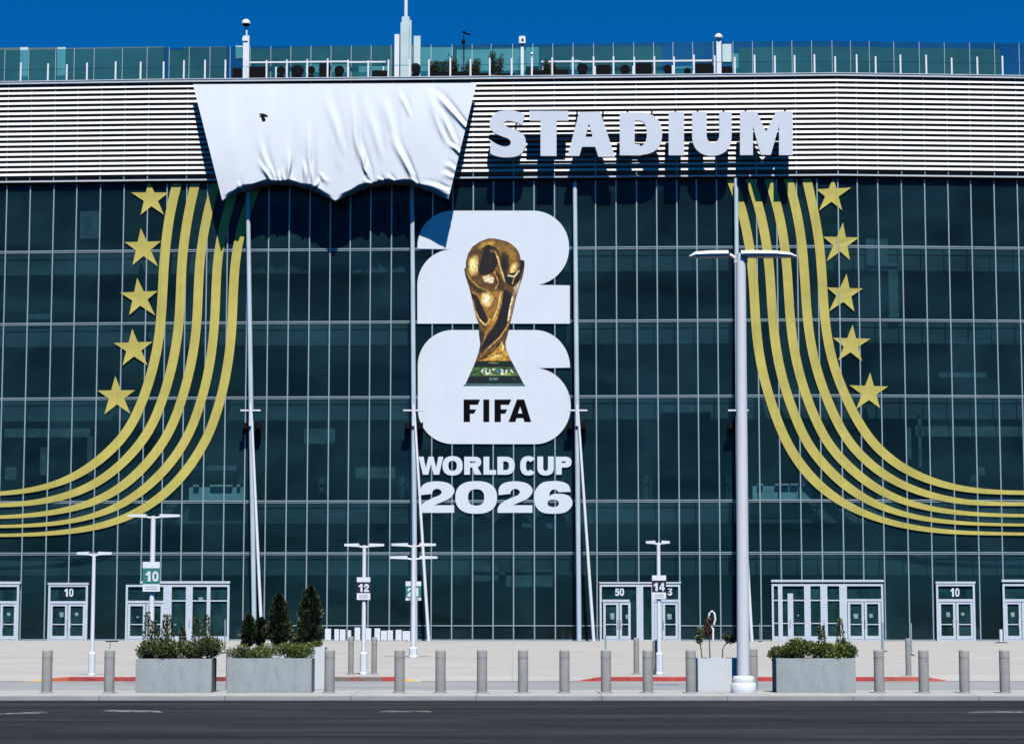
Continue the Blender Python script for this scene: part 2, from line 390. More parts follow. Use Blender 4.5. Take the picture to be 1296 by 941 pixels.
# windows
for s in range(len(SECT)-1):
    i0, i1 = SECT[s], SECT[s+1]
    for r in range(6):
        z0, z1 = ZROW[r], ZROW[r+1]
        bm = bmesh.new(); lay = bm.faces.layers.float.new('tint')
        for k in range(i0, i1):
            a, b = MX[k], MX[k+1]; mid = (a+b)/2
            cuts = [z0, z1] if r else [z0, zz(500, 791.2), z1]
            for u0, u1 in zip(cuts[:-1], cuts[1:]):
                e = [random.uniform(-.004, .004) for _ in range(4)]
                sg = seg(mid); A, kk = SEG[sg]; n = nrm(kk)
                f = quad(bm, [Vector((X, A-kk*X, z))+n*q for (X, z), q in zip([(a, u0), (b, u0), (b, u1), (a, u1)], e)])
                f[lay] = random.random()
        w = obj('window', bm, M['glass'], stadium, fix=False)
        bm = bmesh.new()
        for k in range(i0, i1+(1 if s == len(SECT)-2 else 0)):
            X = MX[k]
            if r == 5: wbox(bm, X-.036, X+.036, z0, z1-.02, .006, .06)
            else: wbox(bm, X-.036, X+.036, z0, z1, .006, .06)
        wbox(bm, MX[i0], MX[i1], z1-.035, z1+.030, .006, .05) if r < 5 else None
        wbox(bm, MX[i0], MX[i1], z1-.13, z1-.09, .006, .03)
        if r == 0:
            wbox(bm, MX[i0], MX[i1], PZ, PZ+.10, .006, .045)
        if r == 0 and s in (2, 3, 4, 5):
            zk = zz(500, 791.2)
            wbox(bm, MX[i0], MX[i1], zk-.03, zk+.03, .006, .045)
        obj('window_frame', bm, M['mullion'], w)
# balconies seen through the glazing
for (pa, pb) in ((238, 309), (953, 1027)):
    A, B = W(pa, 622).x, W(pb, 622).x
    bm = bmesh.new(); wbox(bm, A, B, zz(400, 633), zz(400, 615.5), -.42, -.35)
    bp = obj('interior_balcony', bm, M['inteal'], stadium)
    bm = bmesh.new()
    for t0, t1 in ((.08, .18), (.38, .62), (.64, .78), (.86, .92)):
        wbox(bm, A+(B-A)*t0, A+(B-A)*t1, zz(400, 615), zz(400, 612.6), -.30, -.14)
    obj('balcony_rail', bm, M['inwhite'], bp)
for (x0, x1, y0, y1) in ((6, 114, 541, 552), (111, 118, 552, 600), (8, 22, 590, 606), (52, 60, 565, 600), (385, 424, 541, 560), (1158, 1300, 538, 551), (1146, 1153, 540, 580), (1162, 1166, 520, 590), (836, 900, 512, 520), (1236, 1245, 590, 600),
                         (30, 60, 395, 402), (96, 122, 236, 300), (1100, 1128, 300, 340), (450, 500, 590, 604), (640, 700, 720, 742), (600, 630, 715, 735), (1128, 1140, 330, 400), (1190, 1250, 470, 476), (660, 720, 660, 668), (230, 300, 588, 594)):
    A, B = W(x0, 500, -.6).x, W(x1, 500, -.6).x
    bm = bmesh.new(); wbox(bm, A, B, zz((x0+x1)/2, y1), zz((x0+x1)/2, y0), -.75, -.60)
    obj('interior_panel', bm, M['inpale'], stadium)
# louvred band
bm = bmesh.new(); wbox(bm, Xa, Xb, Z_LB, Z_TOP-.18, -.5, .12)
lb = obj('louver_backing', bm, M['dark'], stadium)
bm = bmesh.new()
for k in range(19):
    zc = zz(50, 221.9-6.42*k); hh = .081
    cuts = [Xa, XL, XR, Xb]
    for a, b in zip(cuts[:-1], cuts[1:]):
        lo = [wp(a, zc-hh, .30), wp(b, zc-hh, .30)]; hi = [wp(a, zc+hh, .245), wp(b, zc+hh, .245)]
        lo2 = [wp(a, zc-hh, .275), wp(b, zc-hh, .275)]; hi2 = [wp(a, zc+hh, .22), wp(b, zc+hh, .22)]
        hexa(bm, [lo[0], lo[1], hi[1], hi[0]], [lo2[0], lo2[1], hi2[1], hi2[0]])
obj('louver_screen', bm, M['louver'], stadium)
bm = bmesh.new()
for k in range(len(MX)):
    if MPX[k] <= 160 or MPX[k] >= 1080 or (k-MPX.index(186)) % 2 == 0:
        wbox(bm, MX[k]-.025, MX[k]+.025, Z_LB+.02, Z_TOP-.2, .123, .243)
obj('louver_bracket', bm, M['mullion'], stadium)
bm = bmesh.new()
wbox(bm, Xa, Xb, Z_LB-.10, Z_LB-.003, -.3, .27)
obj('soffit', bm, M['coping'], stadium)
bm = bmesh.new()
wbox(bm, Xa, Xb, Z_LB-.25, Z_LB-.103, .004, .12)  # solid black strip put in as the shade line under the louver overhang
obj('painted_shadow_line', bm, M['black'], stadium)
bm = bmesh.new()
wbox(bm, Xa, Xb, Z_TOP-.17, Z_TOP-.02, -.6, .36); wbox(bm, Xa, Xb, Z_TOP-.02, Z_TOP+.03, -.62, .39)
obj('coping', bm, M['coping'], stadium)
bm = bmesh.new(); wbox(bm, Xa, Xb, Z_TOP-.6, Z_TOP-.06, -60, -.63)
obj('roof', bm, M['coping'], stadium)
ZR = Z_TOP-.06

# roof glass screen
rail = None
posts = [26.8, 61.2, 85, 110.5, 146.7, 178.3, 207.4, 233, 259.7, 285.5, 311, 337.6, 363.3, 389, 414.8, 440.7, 466.2, 491.7, 518.7, 543, 570, 595.6, 620, 647.5, 673.3, 699, 725, 751.3, 776.5, 802.7, 828.2, 853, 878.3, 904.6, 930, 955, 980.7, 1005.6, 1030.8, 1057, 1084, 1108, 1139.4, 1172, 1204.2, 1236.6, 1268.5]
posts = [-62, -33, -4]+posts+[1300, 1331]
PXs = [W(p, 90).x for p in posts]
zt = W(500, 57.5, -1.62).z
bm = bmesh.new()
zr_ = zz(30, 88.6)
wbox(bm, PXs[0], PXs[-1], zr_-.02, zr_+.02, .02, .06)
rail = obj('roof_railing', bm, M['roofglass'], stadium)
for i in range(len(PXs)-1):
    a, b = PXs[i], PXs[i+1]
    bm = bmesh.new(); wbox(bm, a+.02, b-.02, Z_TOP+.035, zt+random.uniform(-.02, .02), -1.63, -1.612)
    obj('glass_panel', bm, M['roofglass'], rail)
for i, X in enumerate(PXs):
    bm = bmesh.new(); top = zz(500, 75+random.uniform(-1.5, 2.5))
    wbox(bm, X-.05, X+.05, Z_TOP+.03, top, .015, .095)
    obj('post', bm, M['white'], rail)
    bm = bmesh.new(); wbox(bm, X-.014, X+.014, ZR, zt+.02, -1.66, -1.60)
    obj('glazing_bar', bm, M['mast'], rail)

# entrances --------------------------------------------------------------
def px_rect(bm, x0, x1, y0, y1, o0, o1, ref=770):
    a, b = W((x0), ref).x, W((x1), ref).x
    wbox(bm, a, b, zz((x0+x1)/2, y1) if y1 < 809.5 else PZ+.004, zz((x0+x1)/2, y0), o0, o1)
def pane(parent, x0, x1, y0, y1, name='pane'):
    bm = bmesh.new(); px_rect(bm, x0, x1, y0, y1, .125, .15)
    lay = bm.faces.layers.float.new('tint'); t = random.random()
    for f in bm.faces: f[lay] = t
    return obj(name, bm, M['doorglass'], parent)
def ring_rect(bm, x0, x1, y0, y1, w, o0, o1, bot=None):
    bot = w if bot is None else bot
    px_rect(bm, x0, x0+w, y0, y1, o0, o1); px_rect(bm, x1-w, x1, y0, y1, o0, o1)
    px_rect(bm, x0+w, x1-w, y0, y0+w, o0, o1-.004); px_rect(bm, x0+w, x1-w, y1-bot, y1, o0, o1-.004)
def leaf(parent, x0, x1, hinge='l', pane_reflection=True, top=763.5):
    bm = bmesh.new(); ring_rect(bm, x0, x1, top, 808.6, 3.0, .13, .215, 4.5)
    px_rect(bm, x0+3, x1-3, 789, 790.2, .155, .20)
    lf = obj('door_leaf', bm, M['door'], parent)
    return lf
def handle(parent, x):
    bm = bmesh.new(); p0, p1 = W(x, 784, .27), W(x, 793.5, .27)
    n = WN(p0)
    tube(bm, [p0-n*.06, p0, p1, p1-n*.06], .022, 8)
    obj('door_handle', bm, M['mullion'], parent)
def digits(parent, text, x0, y0, x1, y1, off, m, sx, sy, gap=.12, name='number', proj=W, nf=None):
    n = len(text); w = (x1-x0)/(n+gap*(n-1))
    bm = bmesh.new(); x = x0
    for c in text:
        o, h = glyph(c, x, y0, x+w, y1, sx, sy); prism_px(bm, o, h, off, .02, proj, nf); x += w*(1+gap)
    return obj(name, bm, m, parent)
def pane_reflection(parent, x, y, w, h):  # pale patch painted in for a reflection on the door glass
    bm = bmesh.new(); prism_px(bm, [(x, y+.8), (x+w*.4, y), (x+w, y+.6), (x+w, y+h), (x+w*.3, y+h+.6), (x+.3, y+h*.7)], [], .165, .01)
    obj('painted_reflection', bm, M['reflect'], parent)
def canopy(parent, x0, x1, y0, y1):
    bm = bmesh.new(); px_rect(bm, x0, x1, y0, y1, .10, .26)
    obj('canopy', bm, M['door'], parent)
def portal(x0, x1, ytop, label=None):
    bm = bmesh.new()
    ring_rect(bm, x0, x1, ytop, 810, 2.6, .10, .24, 1.0)
    e = obj('entrance', bm, M['door'], stadium)
    if label: e['label'] = label
    return e
def double(x0, x1, number=None, part=None, ydoor=763.5, ytop=739.5, label=None, pane_reflections=True):
    e = portal(x0, x1, ytop, label)
    bm = bmesh.new(); px_rect(bm, x0+2.6, x1-2.6, ydoor-3.4, ydoor-.2, .125, .235)
    obj('transom_bar', bm, M['door'], e)
    pane(e, x0+2.6, x1-2.6, ytop+2.6, ydoor-3.4, 'transom_pane')
    mid = (x0+x1)/2
    for a, b in ((x0+2.8, mid-.4), (mid+.4, x1-2.8)):
        leaf(e, a, b, top=ydoor); pane(e, a+3, b-3, ydoor+3, 804.1)
    handle(e, mid-2.2); handle(e, mid+2.2)
    if number:
        digits(e, number, mid-5.6, 743.8, mid+5.8, 754.6, .175, M['vinyl'], 1.7, 2.0)
    if pane_reflections:
        pane_reflection(e, mid-12+random.uniform(-1, 1), 774, 5, 6); pane_reflection(e, mid+7+random.uniform(-1, 1), 774.5, 4.5, 4)
    return e
random.seed(11)
e = double(-22, 25, None, label='entrance cut by the left edge of the photo'); canopy(e, -24, 27, 735.5, 738.6)
e = double(62, 112, '10', label='double door numbered 10 near the left lamp'); canopy(e, 61, 113, 737, 739.3)
# wide group left
e = portal(160, 291, 739.5, 'wide entrance with four door bays behind the leafy planter')
canopy(e, 178, 291.5, 735, 738)
bm = bmesh.new()
for a, b in ((207.5, 218), (236, 244.5), (262.5, 267)): px_rect(bm, a, b, 742, 810, .125, .26)
px_rect(bm, 162.6, 207.4, 759.6, 762.6, .125, .235)
for a, b in ((218, 236), (244.5, 262.5), (267, 288.4)): px_rect(bm, a, b, 759, 760.6, .125, .21); px_rect(bm, a, b, 804.5, 809, .125, .21)
obj('bay_frame', bm, M['door'], e)
for a, b in ((163, 185), (186, 207.3)): leaf(e, a, b); pane(e, a+3, b-3, 766.5, 804.1)
pane(e, 162.6, 207.4, 742.1, 759.6, 'transom_pane')
for a, b in ((218, 236), (244.5, 262.5), (267, 288.4)):
    pane(e, a, b, 742.1, 759, 'transom_pane'); pane(e, a, b, 760.6, 804.5)
handle(e, 183); handle(e, 188.5); handle(e, 264); handle(e, 239.5)
pane_reflection(e, 172.5, 779, 3, 2.2); pane_reflection(e, 251, 755, 6, 4.5); pane_reflection(e, 219.5, 789, 4, 1.6)
# centre right group
e = portal(759, 861, 739.3, 'entrance group with white numbers on its dark transoms right of the emblem')
canopy(e, 758.5, 862, 736, 738)
bm = bmesh.new()
for a, b in ((805.5, 814), (824.5, 828)): px_rect(bm, a, b, 742, 810, .125, .26)
px_rect(bm, 762.5, 797, 758.2, 761.4, .125, .235); px_rect(bm, 828, 858.4, 758.2, 761.4, .125, .235)
obj('bay_frame', bm, M['door'], e)
for a, b in ((763.5, 783), (784, 798)): leaf(e, a, b, top=761.8)
pane(e, 766.5, 780, 765, 804.1); pane(e, 787, 795, 765, 804.1); pane(e, 762, 805.5, 742, 758.2, 'transom_pane')
pane(e, 798, 805.5, 758.3, 809); pane(e, 814, 824.5, 742, 809); pane(e, 828, 858.4, 742, 758.2, 'transom_pane')
for a, b in ((828.3, 838), (838.6, 857.8)): leaf(e, a, b, top=761.8)
pane(e, 841.6, 854.8, 765, 804.1); pane(e, 831.3, 835, 765, 804.1)
digits(e, '50', 778.5, 743.5, 789.8, 753.6, .175, M['vinyl'], 1.8, 2.1, gap=.04); digits(e, '3', 845, 743, 851, 753, .175, M['vinyl'], 1.8, 2)
handle(e, 782); handle(e, 785.3); handle(e, 839.5)
pane_reflection(e, 772, 775, 5.5, 8); pane_reflection(e, 791.5, 777, 4, 5.5); pane_reflection(e, 844, 776, 6, 7)
# right wide group
e = portal(976.5, 1117, 738.6, 'wide entrance with tall glazed bays and a double door behind the low juniper')
canopy(e, 976, 1118, 733.2, 736)
bm = bmesh.new()
for a, b in ((984.5, 990), (996.5, 1003.5), (1017.5, 1025.5), (1038, 1046.8), (1062, 1071)): px_rect(bm, a, b, 741.2 if a != 996.5 else 750.5, 810, .125, .26)
px_rect(bm, 1071, 1114.4, 757.5, 760.5, .125, .235)
for a, b in ((979.1, 984.5), (990, 996.4), (1003.6, 1017.5), (1025.5, 1038), (1046.8, 1062)):
    px_rect(bm, a, b, 758.5, 760, .125, .20); px_rect(bm, a, b, 804.5, 809, .125, .21); px_rect(bm, a, b, 787.6, 788.8, .155, .20)
obj('bay_frame', bm, M['door'], e)
for a, b in ((979.1, 984.5), (990, 1017.5), (1025.5, 1038), (1046.8, 1062)): pane(e, a, b, 741.2, 804.5)
pane(e, 1071, 1114.4, 741.2, 757.5, 'transom_pane')
for a, b in ((1072, 1092.4), (1093.2, 1113.6)): leaf(e, a, b, top=760.8); pane(e, a+3, b-3, 764, 804.1)
handle(e, 1090.6); handle(e, 1095); handle(e, 1000); handle(e, 1043)
pane_reflection(e, 1080, 776, 6, 6); pane_reflection(e, 1100, 776, 4.5, 5); pane_reflection(e, 1009, 777, 2.2, 2)
e = double(1184, 1233, '10', ydoor=761, ytop=738.6, label='double door numbered 10 near the right edge'); canopy(e, 1183.5, 1234, 735.5, 738)
e = double(1268, 1315, None, ydoor=761, ytop=738.6, label='entrance cut by the right edge of the photo'); canopy(e, 1267, 1317, 733, 736)

# ------------------------------------------------------------------ gold stripes and stars
LS = [
 ([(225.1,228),(216.7,260),(212.9,282),(208.6,318),(207.1,340),(205.3,380),(203.7,409),(200.6,432),(195.9,460),(183.1,503),(167.6,539),(151,560),(121,588.2),(90,606.2),(60,616.3),(29,621.9),(0,624.5),(-24,625.5)],
  [12.0]*12+[11.6,9.6,7.1,6.4,5.0,4.8]),
 ([(248.1,228),(240.5,260),(236,282),(231.3,318),(229.5,340),(228.2,380),(227,409),(223.5,432),(219.6,460),(207.4,503),(193.7,539),(179.2,560),(152,591.8),(121,613.4),(90,626.2),(60,633.6),(29,637.8),(0,638.8),(-24,639.3)],
  [11.8]*12+[11,10.8,9.6,7.5,5.9,5.5,5.3]),
 ([(274,228),(265,260),(259.8,282),(254,318),(252,340),(250.3,380),(249.6,409),(246.6,432),(242.8,460),(232,503),(218.8,539),(207.4,560),(182,593.8),(152,619.7),(121,635.1),(90,644.5),(60,649.7),(29,652.8),(0,654),(-24,654.5)],
  [11.6]*12+[12,11.5,9.3,7.6,6.3,5.2,4.0,3.9]),
 ([(300,228),(290,260),(283,285),(276.2,318),(274.3,340),(272.7,380),(272,409),(269.2,432),(266.8,460),(257,503),(244.3,539),(234.1,560),(213,592.8),(183,620),(152,641.3),(121,652.3),(90,660.2),(60,663.2),(29,665.2),(0,665.9),(-24,666.3)],
  [11.4]*12+[11.8,11,9.6,7,5.6,5.3,4.2,3.8,3.8]),
 ([(327,228),(314,260),(306,285),(298.9,318),(296.7,340),(294.6,380),(294.2,409),(292,432),(289.1,460),(281.1,503),(268.9,539),(259.9,560),(238,595.5),(213,622.6),(183,644.7),(152,658.4),(121,667.5),(90,672.2),(60,675.1),(29,676.6),(0,677.1),(-24,677.2)],
  [11.6]*12+[12,11.8,10.2,9,8,6.5,5.2,4.2,3.8,3.8])]
def mid(*rows): return [((a+b)/2, y) for a, b, y in rows]
RS = [
 (mid((918,931,224),(931.5,940.3+2,255),(936.8,948.5,280),(943,955.2,312),(946.9,958.7,340),(948.9,960.7,380),(950.2,962,404),(952,964.6,432),(956,968.8,460),(965,977.4,499),(981,993,540),(988.2,1001.3,560))+[(1015,593),(1038,616.8),(1065,636),(1091,648.8),(1116,658.3),(1147,665.9),(1178,670.8),(1207,673.1),(1236,674.3),(1265,675),(1296,675.4),(1320,675.4)],
  [11.8]*12+[12.5,12,10.5,8.6,8,7,6.2,5.3,4.7,4.0,3.8,3.8]),
 (mid((942,955,224),(953.2,965,255),(959.3,970.9,280),(965.5,976.7,312),(968.5,980,340),(970.5,982.3,380),(972,983.9,404),(974.4,986.9,432),(979,991.2,460),(988.5,1000.3,499),(1005,1018.7,540),(1013.5,1026.9,560))+[(1038,584.3),(1065,612),(1091,629.5),(1116,642.2),(1147,652),(1178,657.9),(1207,660.9),(1236,662.7),(1265,663.5),(1296,664),(1320,664)],
  [11.8]*12+[12.3,12,10.6,8.9,6.2,6.2,5,4,3.7,3.4,3.4]),
 (mid((966.5,978.5,224),(976.4,988.2,255),(983.2,994.1,280),(987.8,999,312),(990.8,1002.4,340),(992.8,1004,380),(994,1006,404),(997,1009,432),(1002.4,1013.8,460),(1011.7,1024,499),(1029.5,1043,540),(1039.6,1053.4,560))+[(1065,583),(1091,605.8),(1116,623.8),(1147,635.8),(1178,644.1),(1207,648),(1236,650.5),(1265,651.7),(1296,652.2),(1320,652.2)],
  [11.7]*12+[12.2,11.4,10.5,8.2,6.7,5.9,5,4.3,4,4]),
 (mid((991,1003.5,224),(998.9,1011.8,255),(1005,1017.3,280),(1009.6,1021.7,312),(1012.2,1023.6,340),(1014.2,1025.9,380),(1015.8,1027.6,404),(1019,1031.8,432),(1025,1037,460),(1036.4,1048.9,499),(1054.8,1069.2,540),(1067.3,1081.3,560))+[(1091,578.4),(1116,600.9),(1147,616.7),(1178,626.9),(1207,633.6),(1236,636.3),(1265,637.3),(1296,637.6),(1320,637.6)],
  [11.7]*12+[11.8,10.9,9.4,8.6,7.4,6.1,5,4.5,4.5]),
 (mid((1014.7,1026,224),(1021.7,1033,255),(1027.3,1038.7,280),(1032,1043.6,312),(1034.4,1045.5,340),(1036,1047.9,380),(1037.8,1049.9,404),(1041.3,1053.5,432),(1047.5,1059.7,460),(1061,1073.5,499),(1081.7,1096,540),(1096,1110.8,560))+[(1126,581.4),(1147,595.6),(1178,609),(1207,616.9),(1236,621),(1265,622.8),(1296,623.2),(1320,623.2)],
  [11.7]*11+[12]+[11,11,9.1,8,6.5,5.6,5,5])]
ordn = ['innermost', 'second', 'middle', 'fourth', 'outermost']
def stripe(pts, wd, label, group):
    P = cr([(x, y, w) for (x, y), w in zip(pts, wd)], 5)
    for _ in range(30):
        P = [P[0]]+[tuple(.25*a+.5*b+.25*c for a, b, c in zip(P[i-1], P[i], P[i+1])) for i in range(1, len(P)-1)]+[P[-1]]
    L_, R_ = [], []
    for i, (x, y, w) in enumerate(P):
        a = P[max(i-1, 0)]; b = P[min(i+1, len(P)-1)]
        dx, dy = b[0]-a[0], b[1]-a[1]; l = math.hypot(dx, dy); nx, ny = -dy/l, dx/l
        L_.append((x+nx*w/2, y+ny*w/2)); R_.append((x-nx*w/2, y-ny*w/2))
    bm = bmesh.new()
    A = [W(x, y, .072) for x, y in L_]; B = [W(x, y, .072) for x, y in R_]
    va = [bm.verts.new(p) for p in A]; vb = [bm.verts.new(p) for p in B]
    ua = [bm.verts.new(p-WN(p)*.010) for p in A]; ub = [bm.verts.new(p-WN(p)*.010) for p in B]
    for i in range(len(A)-1):
        bm.faces.new([va[i], va[i+1], vb[i+1], vb[i]]); bm.faces.new([ub[i], ub[i+1], ua[i+1], ua[i]])
        bm.faces.new([ua[i], ua[i+1], va[i+1], va[i]]); bm.faces.new([vb[i], vb[i+1], ub[i+1], ub[i]])
    bm.faces.new([va[0], vb[0], ub[0], ua[0]]); bm.faces.new([va[-1], ua[-1], ub[-1], vb[-1]])
    o = obj('gold_stripe', bm, M['gold'], None, origin=A[len(A)//2])
    tag(o, label, 'stripe', group)
for i, (p, w) in enumerate(LS):
    nm = ['nearest the stars', 'second from the stars', 'the middle one of the five', 'fourth from the stars', 'farthest from the stars'][i]
    stripe(p, w, 'curved gold stripe on the left of the facade, '+nm, 'curved gold stripes on the left half of the glass')
for i, (p, w) in enumerate(RS[::-1]):
    nm = ['nearest the stars', 'second from the stars', 'the middle one of the five', 'fourth from the stars', 'farthest from the stars'][i]
    stripe(p, w, 'curved gold stripe on the right of the facade, '+nm, 'curved gold stripes on the right half of the glass')
STL = [[(188.4,227.6),(213.6,243.6),(207.5,271.8),(177.9,271.8),(166.1,243.6)], [(178.2,288.5),(203.8,305.2),(199.8,337),(167.7,335.4),(157.6,306.3)],
       [(173.6,351.5),(199.6,368),(196.3,399),(163.5,398.4),(152,370.2)], [(167.3,415.8),(193.3,432.2),(186.7,462.2),(155.1,462.2),(144.1,433.8)],
       [(145.9,475.5),(170.9,493.4),(165,523.5),(132.1,524),(123.2,493.9)]]
STR = [[(1054.8,224.5),(1077.1,237.4),(1065.9,266.2),(1036.5,266.6),(1033,239.4)], [(1066.9,281.4),(1087.6,300.3),(1075.7,328.9),(1046.2,330.6),(1041.7,299.4)],
       [(1071.5,346.3),(1092.3,364.9),(1081.3,394),(1048.9,394.4),(1046.6,363.6)], [(1079.1,410.8),(1101.8,428.4),(1091,457.2),(1060.7,456),(1054,427.2)],
       [(1101.3,471.1),(1124,488.8),(1113.9,516.3),(1083.9,517),(1075.1,487.2)]]
def isect(a, b, c, d):
    x1, y1, x2, y2 = *a, *b; x3, y3, x4, y4 = *c, *d
    D = (x1-x2)*(y3-y4)-(y1-y2)*(x3-x4)
    A = x1*y2-y1*x2; B = x3*y4-y3*x4
    return ((A*(x3-x4)-(x1-x2)*B)/D, (A*(y3-y4)-(y1-y2)*B)/D)
for side, S in (('left', STL), ('right', STR)):
    for i, t in enumerate(S):
        out = []
        for k in range(5):
            out.append(t[k]); out.append(isect(t[k], t[(k+2) % 5], t[(k-1) % 5], t[(k+1) % 5]))
        bm = bmesh.new(); prism_px(bm, out, [], .072, .010)
        c = W(sum(p[0] for p in t)/5, sum(p[1] for p in t)/5, .125)
        o = obj('gold_star', bm, M['gold'], None, origin=c)
        tag(o, ['topmost gold star', 'second gold star from the top', 'third and middle gold star', 'fourth gold star from the top', 'lowest gold star'][i]+f' beside the {side} gold stripes', 'star', f'gold stars on the {side} of the facade')

# ------------------------------------------------------------------ emblem and lettering
zs = lambda x, y: (500+x/4.704, 250+y/4.704)
emb = thing('facade_emblem', W(625, 415, .13), 'white two-over-six emblem with a printed gold trophy, centre of the glass', 'emblem')
two = [zs(340, 78), zs(820, 78)]+[zs(*p) for p in arc(820, 292, 216, 214, -88, 0, 16)]+[zs(*p) for p in arc(820, 300, 216, 221, 3, 82, 16)]+[zs(1041, 522), zs(1041, 750), zs(133, 750)]+[zs(*p) for p in arc(345, 520, 212, 213, 180, 267, 18)]+[zs(133, 304)]+[zs(*p) for p in arc(345, 290, 212, 212, 180, 268, 18)]
bm = bmesh.new(); prism_px(bm, two, [], .078, .014); obj('numeral_two', bm, M['vinyl'], emb)
six = [(573, 417.5), (677, 417.5)]+arc(677, 465, 44.5, 47.5, -88, 0, 16)+[(681, 465.6)]+arc(677, 513.7, 45.4, 48, -84, 90, 30)+arc(573, 517.3, 44.2, 44.2, 90, 180, 16)+arc(573, 462, 44.2, 44.5, 180, 268, 16)
bm = bmesh.new(); prism_px(bm, six, [], .078, .014); obj('numeral_six', bm, M['vinyl'], emb)
q = lambda x, y: (500+x/4.092, 440+y/4.092)
for o_, h_ in (([(355,267),(440,267),(429,293),(388,293),(388,318),(419,318),(409,339),(388,339),(388,382),(355,382)], []),
             ([(457,267),(488,267),(488,382),(457,382)], []),
             ([(515,267),(602,267),(590,293),(548,293),(548,318),(581,318),(570,339),(548,339),(548,382),(515,382)], []),
             ([(588,382),(631,267),(669,267),(705,382),(670,382),(664,362),(630,362),(623,382)], [[(648,302),(660,339),(636,339)]])):
    bm = bmesh.new(); prism_px(bm, [q(*p) for p in o_], [[q(*p) for p in h] for h in h_], .092, .012); obj('black_letter', bm, M['blackv'], emb)

# printed trophy picture (flat print, colours in a vertex grid)
def trophy():
    S = 4.485; NX, NY = 150, 340
    x0, x1, y0, y1 = 118, 472, 44, 894
    xs = np.linspace(x0, x1, NX); ys = np.linspace(y0, y1, NY)
    Xg, Yg = np.meshgrid(xs, ys)
    def inside(poly):
        r = np.zeros(Xg.shape, bool); n = len(poly)
        for i in range(n):
            ax, ay = poly[i]; bx, by = poly[(i+1) % n]
            if ay == by: continue
            c = ((ay > Yg) != (by > Yg)) & (Xg < (bx-ax)*(Yg-ay)/(by-ay)+ax); r ^= c
        return r
    def blur(a, k):
        ker = np.exp(-np.linspace(-2, 2, 2*k+1)**2); ker /= ker.sum()
        p = np.pad(a, ((k, k), (k, k)), 'edge')
        p = np.apply_along_axis(lambda v: np.convolve(v, ker, 'valid'), 0, p)
        return np.apply_along_axis(lambda v: np.convolve(v, ker, 'valid'), 1, p)
    img = np.zeros((NY, NX, 3)); img[:] = (104, 76, 30)
    def patch(poly, col, k=2, a=1.0):
        m = blur(inside(poly).astype(float), k)*a
        for c in range(3): img[..., c] = img[..., c]*(1-m)+col[c]*m
    def blob(cx, cy, rx, ry, col, rot=0, a=1.0, p=1.0):
        c, s = math.cos(R(rot)), math.sin(R(rot))
        u = ((Xg-cx)*c+(Yg-cy)*s)/rx; v = (-(Xg-cx)*s+(Yg-cy)*c)/ry
        m = np.clip(1-(u*u+v*v), 0, 1)**p*a
        for k in range(3): img[..., k] = img[..., k]*(1-m)+col[k]*m
    def line(pts, w, col, k=1, a=1.0):
        for (ax, ay), (bx, by) in zip(pts[:-1], pts[1:]):
            l = math.hypot(bx-ax, by-ay); nx, ny = -(by-ay)/l*w/2, (bx-ax)/l*w/2
            patch([(ax+nx, ay+ny), (bx+nx, by+ny), (bx-nx, by-ny), (ax-nx, ay-ny)], col, k, a)
    D = (22, 13, 4); G1 = (150, 114, 48); G2 = (196, 160, 80); G3 = (236, 212, 150); B = (74, 52, 18)
    blob(285, 160, 165, 130, G1, a=.9, p=.6)
    blob(190, 130, 50, 60, B, 30, .7); blob(178, 205, 36, 66, G3, 8, 1, .7); blob(222, 220, 16, 60, D, 12, .9, .8)
    blob(250, 90, 60, 26, G2, -15, .7); blob(360, 100, 70, 36, (120, 96, 44), 20, .9); blob(385, 170, 52, 90, G1, -8, .9, .6)
    blob(350, 200, 34, 80, D, 0, .95, .7); blob(405, 222, 24, 42, G3, 20, .9, .8); blob(430, 150, 16, 50, (96, 74, 30), 0, .8)
    patch([(238, 96), (262, 84), (306, 108), (322, 150), (312, 200), (286, 246), (226, 262), (206, 240), (216, 176)], D, 2, .92)
    line([(232, 104), (212, 150), (204, 230)], 7, B); line([(262, 150), (276, 190), (262, 230)], 5, B, 1, .7)
    blob(284, 122, 20, 13, G2, -10); blob(284, 122, 11, 6, D, -10)
    line([(300, 128), (318, 170), (330, 230), (348, 290)], 11, G2, 1, .9); line([(308, 150), (338, 240), (356, 300)], 3, G3)
    patch([(128, 230), (142, 250), (170, 290), (230, 330), (262, 350), (240, 372), (190, 350), (158, 320), (134, 268)], B, 2)
    line([(134, 240), (160, 285), (210, 330), (262, 352)], 9, G2, 2, .8); blob(232, 368, 16, 10, G3)
    patch([(226, 268), (270, 258), (296, 280), (286, 306), (240, 300)], (214, 196, 158), 2); blob(262, 285, 22, 10, (245, 232, 200))
    patch([(300, 230), (330, 260), (352, 330), (330, 345), (296, 300)], B, 2); line([(296, 240), (318, 300), (300, 340)], 5, G2)
    patch([(352, 262), (448, 232), (436, 300), (410, 330), (366, 310)], D, 2, .9)
    line([(370, 262), (408, 268), (446, 222)], 8, (226, 206, 160)); line([(408, 268), (396, 310)], 7, G2)
    patch([(440, 180), (464, 176), (466, 204), (450, 250), (438, 240)], (28, 18, 18), 1)
    patch([(404, 330), (446, 280), (430, 350), (410, 380)], (190, 172, 140), 2)
    patch([(160, 350), (200, 366), (246, 372), (300, 350), (336, 350), (330, 440), (300, 520), (262, 560), (236, 540), (196, 500), (178, 440)], G1, 3)
    patch([(162, 362), (196, 378), (222, 430), (262, 520), (244, 540), (208, 508), (184, 456)], D, 2, .9)
    line([(172, 400), (186, 462), (206, 504), (244, 545), (270, 508)], 8, G2, 1); line([(210, 512), (240, 542)], 6, G3)
    blob(252, 398, 40, 50, G3, 15, 1, .8); blob(252, 398, 20, 28, (250, 232, 190), 15)
